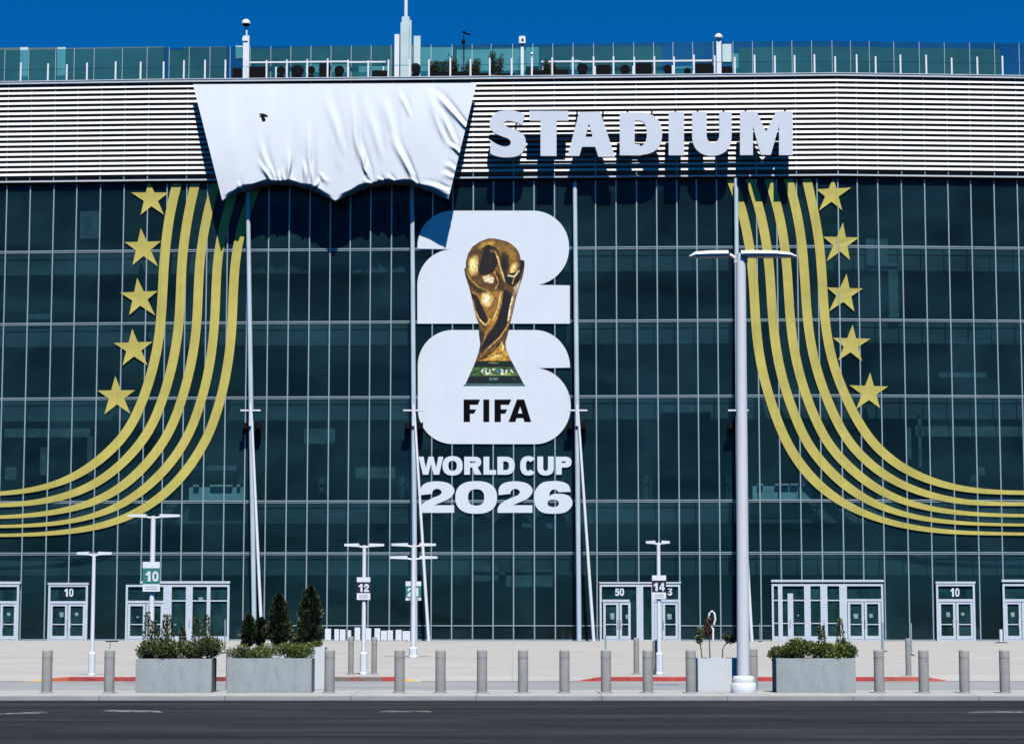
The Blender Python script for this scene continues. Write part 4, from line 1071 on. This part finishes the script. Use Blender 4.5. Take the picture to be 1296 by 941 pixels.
# ------------------------------------------------------------------ foliage helpers
def leaves(points, size, m, name, parent, up=.2, aspect=2.4):
    bm = bmesh.new(); lay = bm.faces.layers.float.new('tint')
    for p, t, d in points:
        d = (Vector(d)+Vector(rng.normal(0, .45, 3))).normalized(); d.z += up; d.normalize()
        s = d.cross(Vector(rng.normal(0, 1, 3))).normalized()
        l = size*random.uniform(.6, 1.3); w = l/aspect
        p = Vector(p)
        f = bm.faces.new([bm.verts.new(p), bm.verts.new(p+d*l*.5+s*w*.5), bm.verts.new(p+d*l), bm.verts.new(p+d*l*.5-s*w*.5)])
        f[lay] = min(1, max(0, t+random.uniform(-.25, .25)))
    return obj(name, bm, m, parent, fix=False)
def shrub(c, rx, ry, h, n, size, m, label, name='shrub', cat='shrub', spikes=0, group=None, wild=.25):
    th = thing(name, c, label, cat, group)
    bm = bmesh.new(); tips = []
    random.seed(int(abs(c[0])*100)+n)
    for k in range(11):
        a = random.uniform(0, 6.28); q = random.uniform(.2, .85)
        tip = Vector(c)+Vector((math.cos(a)*rx*q, math.sin(a)*ry*q, h*random.uniform(.4, .8)))
        st_ = Vector(c)+Vector((math.cos(a)*rx*q*.4, math.sin(a)*ry*.3*q, -.03))
        tube(bm, [st_, st_.lerp(tip, .5)+Vector((0, 0, .04)), tip], [.014, .010, .005], 5)
    sp = []
    for k in range(spikes):
        x = c[0]+rx*(-.62+1.3*(k+.5)/spikes)+random.uniform(-.05, .05); y = c[1]+random.uniform(-.3, .3)*ry
        hh = h*random.uniform(1.35, 2.0); ln = random.uniform(-.12, .12)
        sp.append((x, y, hh, ln)); tube(bm, [(x, y, c[2]), (x+ln, y, c[2]+hh)], [.014, .004], 5)
    obj('stem', bm, M['bark'], th)
    lob = [(random.uniform(-.75, .75), random.uniform(-.6, .6), random.uniform(.25, .7), random.uniform(.28, .5), random.uniform(.15, .85)) for _ in range(14)]
    pts = []
    for _ in range(n):
        lx, ly, lz, lr, lt = random.choice(lob)
        v = Vector(rng.normal(0, 1, 3)).normalized()*random.random()**.4*lr
        x, y, z = lx+v.x, ly+v.y, lz+v.z*.8
        if z < -.12: z = abs(z)*.3
        x *= 1/1.1; d = (v.x, v.y, v.z+.2)
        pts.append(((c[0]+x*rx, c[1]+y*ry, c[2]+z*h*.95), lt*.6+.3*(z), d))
    for (x, y, hh, ln) in sp:
        for k in range(430):
            t = random.random()**.8; r = .13*(1-t*.8)+.01; a = random.uniform(0, 6.28)
            pts.append(((x+ln*t+math.cos(a)*r, y+math.sin(a)*r, c[2]+hh*t), random.uniform(.1, .7), (math.cos(a)*.6, math.sin(a)*.6, .9)))
    leaves(pts, size, m, 'foliage', th)
    return th
def conifer(c, r, h, n, label, loose=0.0):
    th = thing('conifer', c, label, 'conifer', 'small conifers in the rear planter')
    bm = bmesh.new(); tube(bm, [(c[0], c[1], c[2]-.03), (c[0]+.02, c[1], c[2]+h*.9)], [.035, .008], 8); obj('trunk', bm, M['bark'], th, smooth=True)
    pts = []
    cl = [(random.uniform(0, 6.28), random.random(), random.random(), random.uniform(.5, 1.35)) for _ in range(70)]
    for _ in range(n):
        a, t, tone, rr = random.choice(cl); t = min(1, max(.02, t+random.gauss(0, .045))); a += random.gauss(0, .25)
        prof = (math.sin(min(1, t*3.0+.18)*math.pi/2))*(1-t**2.6)**.62
        q = r*prof*rr*random.random()**.33+.01
        pts.append(((c[0]+math.cos(a)*q, c[1]+math.sin(a)*q, c[2]+.06+h*t*.97), tone*.8, (math.cos(a), math.sin(a), .9)))
    leaves(pts, .085, M['leafdark'], 'crown', th, up=.3, aspect=2.2)
    return th
def planter(x0, x1, ybase, ytop, depth, m, label, name='planter', group='concrete planters along the kerb', z=0.0, reg=None):
    a, b_ = G(x0, ybase, z), G(x1, ybase, z); zt_ = atY((x0+x1)/2, ytop, a.y).z
    th = thing(name, ((a.x+b_.x)/2, a.y+depth/2, z), label, 'planter', group)
    bm = bmesh.new(); w = .07; X0, X1, Ya, Yb = a.x, b_.x, a.y, a.y+depth
    o_ = [(X0, Ya), (X1, Ya), (X1, Yb), (X0, Yb)]; i_ = [(X0+w, Ya+w), (X1-w, Ya+w), (X1-w, Yb-w), (X0+w, Yb-w)]
    vb = [bm.verts.new((x, y, z+.003)) for x, y in o_]; vt = [bm.verts.new((x, y, zt_)) for x, y in o_]
    it = [bm.verts.new((x, y, zt_)) for x, y in i_]; ib = [bm.verts.new((x, y, zt_-.12)) for x, y in i_]
    for k in range(4):
        n = (k+1) % 4
        bm.faces.new([vb[k], vb[n], vt[n], vt[k]]); bm.faces.new([vt[k], vt[n], it[n], it[k]]); bm.faces.new([it[k], it[n], ib[n], ib[k]])
    bm.faces.new(vb); bm.faces.new(ib)
    bmesh.ops.recalc_face_normals(bm, faces=bm.faces[:])
    eds = [e for e in bm.edges if abs(e.verts[0].co.z-e.verts[1].co.z) > .3 or (e.verts[0].co.z > zt_-.01 and e.verts[1].co.z > zt_-.01 and e.verts[0] in vt and e.verts[1] in vt)]
    bmesh.ops.bevel(bm, geom=eds, offset=.012, segments=2, affect='EDGES')
    obj('container', bm, m, th)
    bm = bmesh.new(); n = 14
    g = [[bm.verts.new((X0+w+.002+(X1-X0-2*w-.004)*i/n, Ya+w+.002+(depth-2*w-.004)*j/6, zt_-.075+random.uniform(-.015, .02))) for i in range(n+1)] for j in range(7)]
    for j in range(6):
        for i in range(n): bm.faces.new([g[j][i], g[j][i+1], g[j+1][i+1], g[j+1][i]])
    obj('soil', bm, M['soil'], th)
    return th, (X0, X1, Ya, Yb, zt_)
_, r1 = planter(171, 267.5, 876, 833, .95, M['planter'], 'grey concrete planter with spiky leafy shrubs, left of the conifers')
_, r2 = planter(286.5, 394, 876, 832.5, .95, M['planter'], 'grey concrete planter with bright low hedge in front of the conifers')
_, r3 = planter(300, 410.5, 871.5, 818, .80, M['planterw'], 'taller pale planter holding conifers behind the low hedge planter')
_, r4 = planter(883.5, 938, 875, 832.5, .8, M['planterw'], 'narrow white planter with withered stalks beside the big lamp post')
_, r5 = planter(983, 1083.5, 876, 832.5, .95, M['planter'], 'grey concrete planter with spreading juniper, right of the big lamp post')
def cen(r, t=.5, dz=-.07): return (r[0]+(r[1]-r[0])*t, (r[2]+r[3])/2, r[4]+dz)
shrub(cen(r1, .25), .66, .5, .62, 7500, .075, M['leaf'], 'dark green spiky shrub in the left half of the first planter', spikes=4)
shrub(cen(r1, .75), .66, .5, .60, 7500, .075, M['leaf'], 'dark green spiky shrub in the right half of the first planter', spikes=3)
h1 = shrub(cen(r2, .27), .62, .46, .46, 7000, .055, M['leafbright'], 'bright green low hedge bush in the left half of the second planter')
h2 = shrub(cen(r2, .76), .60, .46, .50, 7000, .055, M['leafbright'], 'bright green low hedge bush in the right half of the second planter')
for hh, cx_, n_ in ((h1, cen(r2, .27), 5), (h2, cen(r2, .76), 6)):
    bm = bmesh.new()
    for k in range(n_):
        c = Vector(cx_)+Vector((random.uniform(-.5, .5), random.uniform(.0, .35), random.uniform(.24, .42)))
        for a in range(7):
            t = a*.9; d = Vector((math.cos(t), -.4, math.sin(t)))*random.uniform(.03, .055); s_ = Vector((-math.sin(t), 0, math.cos(t)))*.022
            bm.faces.new([bm.verts.new(c), bm.verts.new(c+d*.6+s_), bm.verts.new(c+d), bm.verts.new(c+d*.6-s_)])
    obj('blossom', bm, M['flower'], hh, fix=False)
s3 = lambda px: atY(px, 818, (r3[2]+r3[3])/2).x
yc = (r3[2]+r3[3])/2
shrub((s3(399), yc, r3[4]-.07), .22, .3, .30, 1500, .05, M['leafbright'], 'small bright shrub under the tallest conifer at the planter end')
shrub((s3(374), yc, r3[4]-.07), .26, .3, .42, 1800, .055, M['leaf'], 'loose dark shrub between the two tall conifers')
conifer((s3(352.5), yc, r3[4]-.07), .26, 1.42, 9000, 'dark green conifer, the middle one of three in height')
conifer((s3(392.5), yc, r3[4]-.07), .29, 1.62, 11000, 'tallest dark green conifer at the right end of the planter')
conifer((s3(314), yc, r3[4]-.07), .19, .82, 3800, 'short dark conifer at the left end of the planter')
conifer((s3(329), yc+.1, r3[4]-.07), .15, .76, 2600, 'thin short dark conifer second from the left')
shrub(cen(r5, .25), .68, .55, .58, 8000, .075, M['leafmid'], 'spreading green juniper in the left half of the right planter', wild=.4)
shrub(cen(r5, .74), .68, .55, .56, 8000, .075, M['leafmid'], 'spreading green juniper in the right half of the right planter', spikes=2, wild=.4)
# withered plants
def withered(px, label, path, clump, cr_, m):
    base = (atY(px, 830, (r4[2]+r4[3])/2).x, (r4[2]+r4[3])/2-.15, r4[4]-.08)
    th = thing('withered_plant', base, label, 'plant', 'withered plants in the white planter')
    bm = bmesh.new(); P = [Vector(base)]+[Vector((atY(x, y, base[1]).x, base[1], atY(x, y, base[1]).z)) for x, y in path]
    tube(bm, P, [.018]+[.014]*(len(P)-1), 6); obj('stem', bm, M['bark'], th, smooth=True)
    pts = []
    for (x, y, rx, ry, n) in clump:
        c = atY(x, y, base[1]); s_ = base[1]/2780
        for _ in range(n):
            v = Vector(rng.normal(0, 1, 3)).normalized()*random.random()**.5
            pts.append(((c.x+v.x*rx*s_, base[1]+v.y*.10, c.z+v.z*ry*s_), random.random()*.7, (v.x, v.y, -.5)))
    leaves(pts, .06, m, 'foliage', th, up=-.1)
withered(888, 'drooping withered plant leaning at the left end of the white planter', [(887.5, 822), (885.5, 812)], [(885, 806, 4, 8, 380), (887, 797, 4, 5, 220)], cr_=0, m=M['leaf'])
withered(898, 'tall reddish withered plant in the middle of the white planter', [(898, 815), (897, 800), (898, 782)], [(896, 795, 3.5, 12, 420), (897, 785, 2.5, 8, 200)], cr_=0, m=M['deadleaf'])
withered(914, 'bent withered plant with dark clump next to the big lamp post', [(914.5, 822), (917, 816), (923, 811)], [(925, 808, 7, 5, 520), (919, 804, 4, 4, 160)], cr_=0, m=M['leafdark'])

# ------------------------------------------------------------------ small furniture by the glass
for i, (a, b_, yt) in enumerate([(411.7, 419.2, 795), (423.6, 429.3, 795.5), (430.4, 437.4, 796), (440.6, 444.6, 797), (449.2, 456.2, 793.5), (462.5, 470, 794.5), (474.4, 481.4, 794.6), (482.4, 490, 797.5), (490.8, 497.6, 797), (501, 508.6, 796.4), (509.8, 519.5, 798)]):  # upright solids standing in for white shapes in the glass
    X0, X1 = W(a, 803, .3).x, W(b_, 803, .3).x; zt_ = W(a, yt, .3).z
    bm = bmesh.new(); wbox(bm, X0, X1, PZ+.05, zt_, .26, .34)
    for X in (X0+.04, X1-.12): wbox(bm, X, X+.08, PZ+.002, PZ+.052, .16, .46)
    p = wp((X0+X1)/2, PZ, .3)
    th = thing('white_panel', p, 'white upright stand-in panel against the foot of the glass, left of centre', 'barrier', 'white stand-in panels at the foot of the glass')
    obj('panel', bm, M['white'], th)
def stanchion(px, yb, yt, label, r=.03, bar=0, m='mullion', z=PZ):
    b_ = G(px, yb, z); zt_ = atY(px, yt, b_.y).z
    th = thing('stanchion', b_, label, 'post', 'thin metal posts on the plaza')
    bm = bmesh.new(); tube(bm, [b_, Vector((b_.x, b_.y, zt_))], r, 10); obj('post', bm, M[m], th, smooth=True)
    bm = bmesh.new(); lathe(bm, b_, [(r*4, .002), (r*4, .02), (r*1.3, .05)], 16); obj('foot', bm, M['black'], th, smooth=True)
    if bar:
        bm = bmesh.new(); box(bm, b_.x-bar*.6, b_.x+bar, b_.y-.02, b_.y+.02, zt_-.05, zt_-.01); obj('crossbar', bm, M['black'], th)
stanchion(139, 838, 810, 'thin metal post with dark crossbar behind the second bollard', .02, .3)
stanchion(766.5, 840, 803, 'thin pale post behind the first bollard along the right red kerb', .03)
stanchion(1117, 824, 787, 'grey post left of the right plaza bollard', .06)
stanchion(1153.5, 829, 788, 'thin grey post right above the slim bollard on the right island', .04)
stanchion(1267, 813, 796, 'short thick white post by the far right entrance', .10, m='white')
stanchion(284.5, 826, 783, 'thin post beside the left wide entrance', .03)
stanchion(962, 811.5, 789, 'thin pale post with bent top right of the big lamp post', .03)
# bent loop stand
b_ = G(901, 812, PZ)
th = thing('loop_stand', b_, 'white arched hoop stand by the glass above the withered plants', 'stand')
bm = bmesh.new(); P = [atY(x, y, b_.y) for x, y in [(902.5, 811), (902.5, 795), (899, 792), (896.5, 783), (898, 775.5), (901, 772.5), (904, 775.5), (905.4, 783), (903.5, 790)]]
tube(bm, [tuple(p) for p in P], .06, 8); obj('hoop', bm, M['white'], th, smooth=True)

# ------------------------------------------------------------------ things on the roof
def rb(bm, x0, x1, y0, y1, d0, d1):                 # box standing on the roof behind the screen (d = metres behind)
    A, B = W(x0, 90, -d0).x, W(x1, 90, -d0).x
    z1_ = W((x0+x1)/2, y0, -d0).z; z0_ = ZR if y1 >= 99 else W((x0+x1)/2, y1, -d0).z
    wbox(bm, A, B, z0_, z1_, -d1, -d0)
bm = bmesh.new()
for a, b_, t in ((-60, 22, 61), (32, 68, 60.5), (80, 205, 60), (210, 228, 64), (228.5, 284, 59.5), (306.5, 361.5, 62), (362, 492, 59), (492.5, 682.5, 60.5), (683, 835, 59), (933, 1270, 60)): 
    bm = bmesh.new(); rb(bm, a, b_, t, 99.5, 3.2, 3.6); obj('rooftop_wall', bm, M['roofwall'], stadium)
for a, b_, t, u in ((22, 32, 60, 99.5), (69, 79.5, 60, 99.5), (296, 306, 58, 74), (412, 440, 82, 99.5), (452, 490, 84, 99.5), (530, 549, 60, 99.5), (549, 571, 60, 78), (346, 360, 84, 99.5), (384, 404, 82, 99.5), (622, 655, 62, 90), (664, 680, 60, 84), (720, 730, 75, 99.5), (845, 876, 84, 99.5), (925, 933, 68, 99.5), (576, 620, 63, 99.5), (655.5, 663.5, 63, 99.5), (622, 655, 90.5, 99.5)):
    bm = bmesh.new(); rb(bm, a, b_, t, u, 2.4, 2.9); obj('rooftop_panel', bm, M['rooflight'], stadium)
bm = bmesh.new()
for a, b_, y in ((308, 440, 78.6), (440, 487, 78.6), (684, 735, 78), (735, 905, 77.5)): rb(bm, a, b_, y-1.1, y+.9, 1.35, 1.45)
for x in (320, 348, 388, 440, 484, 686, 752, 800, 850, 900): rb(bm, x-.8, x+.8, 78, 99.5, 1.46, 1.55)
obj('rooftop_rail', bm, M['white'], stadium)
def ronly(x, d=.75): p = W(x, 90, -d); return Vector((p.x, p.y, ZR))
items = []
labs = ['dark round-backed lounge chair on the roof terrace', ]
def roof_seat(x, w, ytop, label, kind='round'):
    c = ronly(x); sc_ = c.y/2780.*1.0; r = w*sc_/2; h = W(x, ytop, -.75).z-ZR
    th = thing('lounge_chair' if kind == 'round' else 'equipment_case', c, label, 'chair' if kind == 'round' else 'case', 'dark furniture behind the roof glass')
    if kind == 'round':
        bm = bmesh.new(); n = 18
        f = [bm.verts.new((c.x+math.cos(t)*r, c.y-.04, c.z+h-r*1.05+math.sin(t)*r*1.05)) for t in [2*math.pi*k/n for k in range(n)]]
        g = [bm.verts.new((c.x+math.cos(t)*r*.9, c.y+.10, c.z+h-r*1.05+math.sin(t)*r*.95)) for t in [2*math.pi*k/n for k in range(n)]]
        bm.faces.new(f); bm.faces.new(g[::-1])
        for k in range(n): bm.faces.new([f[k], f[(k+1) % n], g[(k+1) % n], g[k]])
        obj('backrest', bm, M['black'], th, smooth=True)
        bm = bmesh.new(); box(bm, c.x-r*.7, c.x+r*.7, c.y-.55, c.y-.05, c.z+.30, c.z+.42); obj('seat', bm, M['black'], th)
        for sx_ in (-1, 1):
            bm = bmesh.new(); tube(bm, [(c.x+sx_*r*.6, c.y-.5, c.z), (c.x+sx_*r*.6, c.y-.5, c.z+.3)], .02, 6); tube(bm, [(c.x+sx_*r*.6, c.y, c.z), (c.x+sx_*r*.6, c.y, c.z+.4)], .02, 6); obj('leg', bm, M['black'], th)
    else:
        bm = bmesh.new(); box(bm, c.x-r, c.x+r, c.y-.2, c.y+.35, c.z+.04, c.z+h); bmesh.ops.bevel(bm, geom=bm.edges[:], offset=.03, segments=2, affect='EDGES'); obj('body', bm, M['black'], th)
        bm = bmesh.new()
        for sx_ in (-1, 1): box(bm, c.x+sx_*r*.7-.06, c.x+sx_*r*.7+.06, c.y-.15, c.y+.3, c.z, c.z+.04)
        obj('foot', bm, M['mullion'], th)
roof_seat(326, 20, 85, 'wide dark case right of the dome camera mast', 'case')
roof_seat(300, 11, 87, 'small dark case left of the dome camera mast', 'case')
roof_seat(356, 11, 84, 'small round dark chair, leftmost on the roof terrace')
roof_seat(376.5, 16, 82.5, 'large round dark chair second on the roof terrace')
roof_seat(394, 10, 84, 'narrow round dark chair third on the roof terrace')
roof_seat(411, 14, 81, 'tall dark case between the round chairs', 'case')
roof_seat(429.5, 13, 83, 'round dark chair fourth on the roof terrace')
roof_seat(482, 22, 90, 'low dark case left of the antenna tower', 'case')
roof_seat(526, 13, 80, 'tall round dark chair just right of the antenna tower')
roof_seat(556, 26, 92, 'long low dark case first right of the antenna tower', 'case')
roof_seat(582, 24, 91.5, 'long low dark case second right of the antenna tower', 'case')
roof_seat(608, 22, 93, 'long low dark case third right of the antenna tower', 'case')
roof_seat(640, 24, 93.5, 'low dark case left of the boxed camera post', 'case')
roof_seat(681, 16, 90, 'low dark case right of the boxed camera post', 'case')
roof_seat(710, 20, 89, 'dark case left of the pale roof panel', 'case')
roof_seat(737, 14, 80, 'large round dark chair right of the pale roof panel')
roof_seat(764, 18, 83, 'dark case in the middle of the right terrace', 'case')
roof_seat(791, 13, 82, 'round dark chair in the middle of the right terrace')
roof_seat(815, 20, 80, 'tall wide dark case on the right terrace', 'case')
roof_seat(845, 11, 82, 'small round dark chair under the bright glass')
roof_seat(870, 9, 86, 'smallest round dark chair near the capped pillar')
roof_seat(891, 22, 81, 'wide dark case left of the capped pillar', 'case')
roof_seat(918, 17, 85, 'dark case right of the capped pillar', 'case')
for (x, w_, h_, lab) in ((549, .55, .85, 'dark shrub on the roof terrace nearest to the antenna tower'), (571, .5, 1.0, 'dark shrub on the roof terrace second from the antenna tower'), (598, .6, .9, 'dark shrub on the roof terrace third from the antenna tower'), (628, .5, 1.1, 'tall dark shrub on the roof terrace left of the boxed camera post'), (695, .45, .8, 'dark shrub on the roof terrace right of the boxed camera post')):
    c_ = ronly(x, .95); shrub((c_.x, c_.y, ZR), w_, .3, h_*1.9, 2600, .11, M['leafdark'], lab, group='shrubs behind the roof glass')
# masts on the roof
def rp(x, y, d=.9): return W(x, y, -d)
p = rp(311.5, 90); base = Vector((p.x, p.y, ZR))
th = thing('camera_mast', base, 'white roof mast topped by a dome camera at left', 'mast')
bm = bmesh.new(); z1_ = rp(311.5, 46).z; box(bm, p.x-.19, p.x+.19, p.y-.15, p.y+.15, ZR, z1_); box(bm, p.x-.24, p.x+.10, p.y-.2, p.y-.155, z1_-.35, z1_-.1); obj('column', bm, M['white'], th)
bm = bmesh.new(); tube(bm, [(p.x, p.y, z1_-.02), (p.x, p.y, rp(311.5, 33).z)], .06, 10); obj('pole', bm, M['white'], th, smooth=True)
c = rp(311.5, 29.5); bm = bmesh.new(); lathe(bm, (c.x, c.y, c.z), [(.08, -.22), (.2, -.16), (.22, -.05)], 18); obj('camera_lens', bm, M['black'], th, smooth=True)
bm = bmesh.new(); lathe(bm, (c.x, c.y, c.z), [(.27, -.06), (.28, .0), (.24, .12), (.14, .22), (.04, .26)], 18); obj('dome', bm, M['white'], th, smooth=True)
p = rp(514, 90); base = Vector((p.x, p.y, ZR))
th = thing('antenna_tower', base, 'pale stepped antenna tower with a white spire at top centre', 'tower')
bm = bmesh.new()
zc = lambda y: rp(514, y).z
def tb(x0, x1, y0, y1, d0, d1):
    A, B = rp(x0, 90).x, rp(x1, 90).x; box(bm, A, B, p.y-d0, p.y+d1, ZR if y1 > 98 else zc(y1), zc(y0))
tb(507, 520, 30, 99, .3, .5); tb(508.5, 518, 22.6, 30.05, .26, .3); tb(518.3, 520.9, 28, 99, .45, -.31); obj('body', bm, M['rooflight'], th)
bm = bmesh.new(); tube(bm, [(rp(513.7, 24).x, p.y, zc(23)), (rp(513.7, 24).x, p.y, zc(-60))], [.12, .09], 14); obj('spire', bm, M['white'], th, smooth=True)
bm = bmesh.new(); tb(523.5, 532, 46, 99, .1, .4); obj('cabinet', bm, M['rooflight'], th)
bm = bmesh.new(); tb(499.4, 505.4, 44.5, 99, .2, .1); obj('panel_antenna', bm, M['white'], th)
for x, x0, x1, y0, y1, yb, lab, nm in ((661, 656.8, 665, 46.5, 56.5, 97, 'white roof post with a small box on top, right of centre', 'camera_post'),):
    p = rp(x, 90); th = thing(nm, Vector((p.x, p.y, ZR)), lab, 'post')
    bm = bmesh.new(); box(bm, p.x-.09, p.x+.09, p.y-.09, p.y+.09, ZR, rp(x, y1).z+.01); obj('post', bm, M['white'], th)
    bm = bmesh.new(); box(bm, rp(x0, 60).x, rp(x1, 60).x, p.y-.2, p.y+.2, rp(x, y1).z, rp(x, y0).z); bmesh.ops.bevel(bm, geom=bm.edges[:], offset=.04, segments=2, affect='EDGES'); obj('camera_box', bm, M['white'], th)
    bm = bmesh.new(); cc = rp(661.3, 51.5); tube(bm, [(cc.x, p.y-.23, cc.z), (cc.x, p.y-.19, cc.z)], .07, 12); obj('lens', bm, M['black'], th)
p = rp(909, 90, .6); th = thing('capped_pillar', Vector((p.x, p.y, ZR)), 'white pillar with a rounded cap on the roof right of centre', 'pillar')
bm = bmesh.new(); box(bm, rp(906, 60).x, rp(912, 60).x, p.y-.12, p.y+.12, ZR, rp(909, 49).z); obj('shaft', bm, M['white'], th)
bm = bmesh.new(); c = rp(909, 49.5); lathe(bm, (c.x, p.y, c.z), [(.25, -.05), (.27, .03), (.2, .16), (.1, .25)], 16); obj('cap', bm, M['white'], th, smooth=True)
bm = bmesh.new(); box(bm, rp(913.5, 60).x, rp(925, 60).x, p.y-.05, p.y+.3, rp(918, 80).z, rp(918, 57.5).z); obj('side_box', bm, M['rooflight'], th)
p = rp(672.5, 90, .5); th = thing('lamp_stick', Vector((p.x, p.y, ZR)), 'thin roof post with a small round lamp right of the boxed camera post', 'lamp')
bm = bmesh.new(); tube(bm, [(p.x, p.y, ZR), (p.x, p.y, rp(673, 72).z)], .03, 8); obj('pole', bm, M['white'], th, smooth=True)
bm = bmesh.new(); c = rp(673, 70.5); lathe(bm, (c.x, p.y, c.z), [(.05, -.09), (.09, 0), (.05, .09)], 12); obj('globe', bm, M['white'], th, smooth=True)
p = rp(587, 90, 1.5); th = thing('weather_vane', Vector((p.x, p.y, ZR)), 'small dark weather instrument above the roof glass right of the antenna', 'instrument')
bm = bmesh.new(); tube(bm, [(p.x, p.y, ZR), (p.x, p.y, rp(587, 42).z)], .035, 8); obj('pole', bm, M['black'], th)
bm = bmesh.new(); c = rp(587, 42); tube(bm, [c+Vector((-.05, 0, .05)), c+Vector((.42, 0, -.12))], .06, 8); lathe(bm, rp(586.6, 53), [(.08, -.15), (.14, 0), (.05, .2)], 10); lathe(bm, c, [(.08, 0), (.1, .1), (.03, .16)], 10); obj('sensor', bm, M['black'], th)

for o in bpy.data.objects:
    if '_w' in o: del o['_w']

# ------------------------------------------------------------------ light
EL, AZ = R(62.5), R(9)
sun = bpy.data.lights.new('sun', 'SUN'); sun.energy = 4.6; sun.angle = R(.5); sun.color = (1, .965, .92)
so = bpy.data.objects.new('sun', sun); COL.objects.link(so)
S = Vector((math.sin(AZ)*math.cos(EL), -math.cos(AZ)*math.cos(EL), math.sin(EL)))
so.rotation_euler = (-S).to_track_quat('-Z', 'Y').to_euler(); so.location = (0, -20, 60)
wd = bpy.data.worlds.new('World'); scene.world = wd; wd.use_nodes = True
nt = wd.node_tree; bg = nt.nodes['Background']
sky = nt.nodes.new('ShaderNodeTexSky'); sky.sky_type = 'NISHITA'; sky.sun_disc = False
sky.sun_elevation = EL; sky.sun_rotation = math.pi-AZ
sky.altitude = 1500; sky.air_density = .8; sky.dust_density = .1; sky.ozone_density = 6
mx = nt.nodes.new('ShaderNodeVectorMath'); mx.operation = 'MULTIPLY'; mx.inputs[1].default_value = (.004, .455, .80)
nt.links.new(sky.outputs[0], mx.inputs[0]); nt.links.new(mx.outputs[0], bg.inputs[0])
bg.inputs[1].default_value = .08
vs = scene.view_settings; vs.view_transform = 'Standard'; vs.look = 'None'; vs.gamma = 1; vs.exposure = .62
scene.cycles.diffuse_bounces = 0
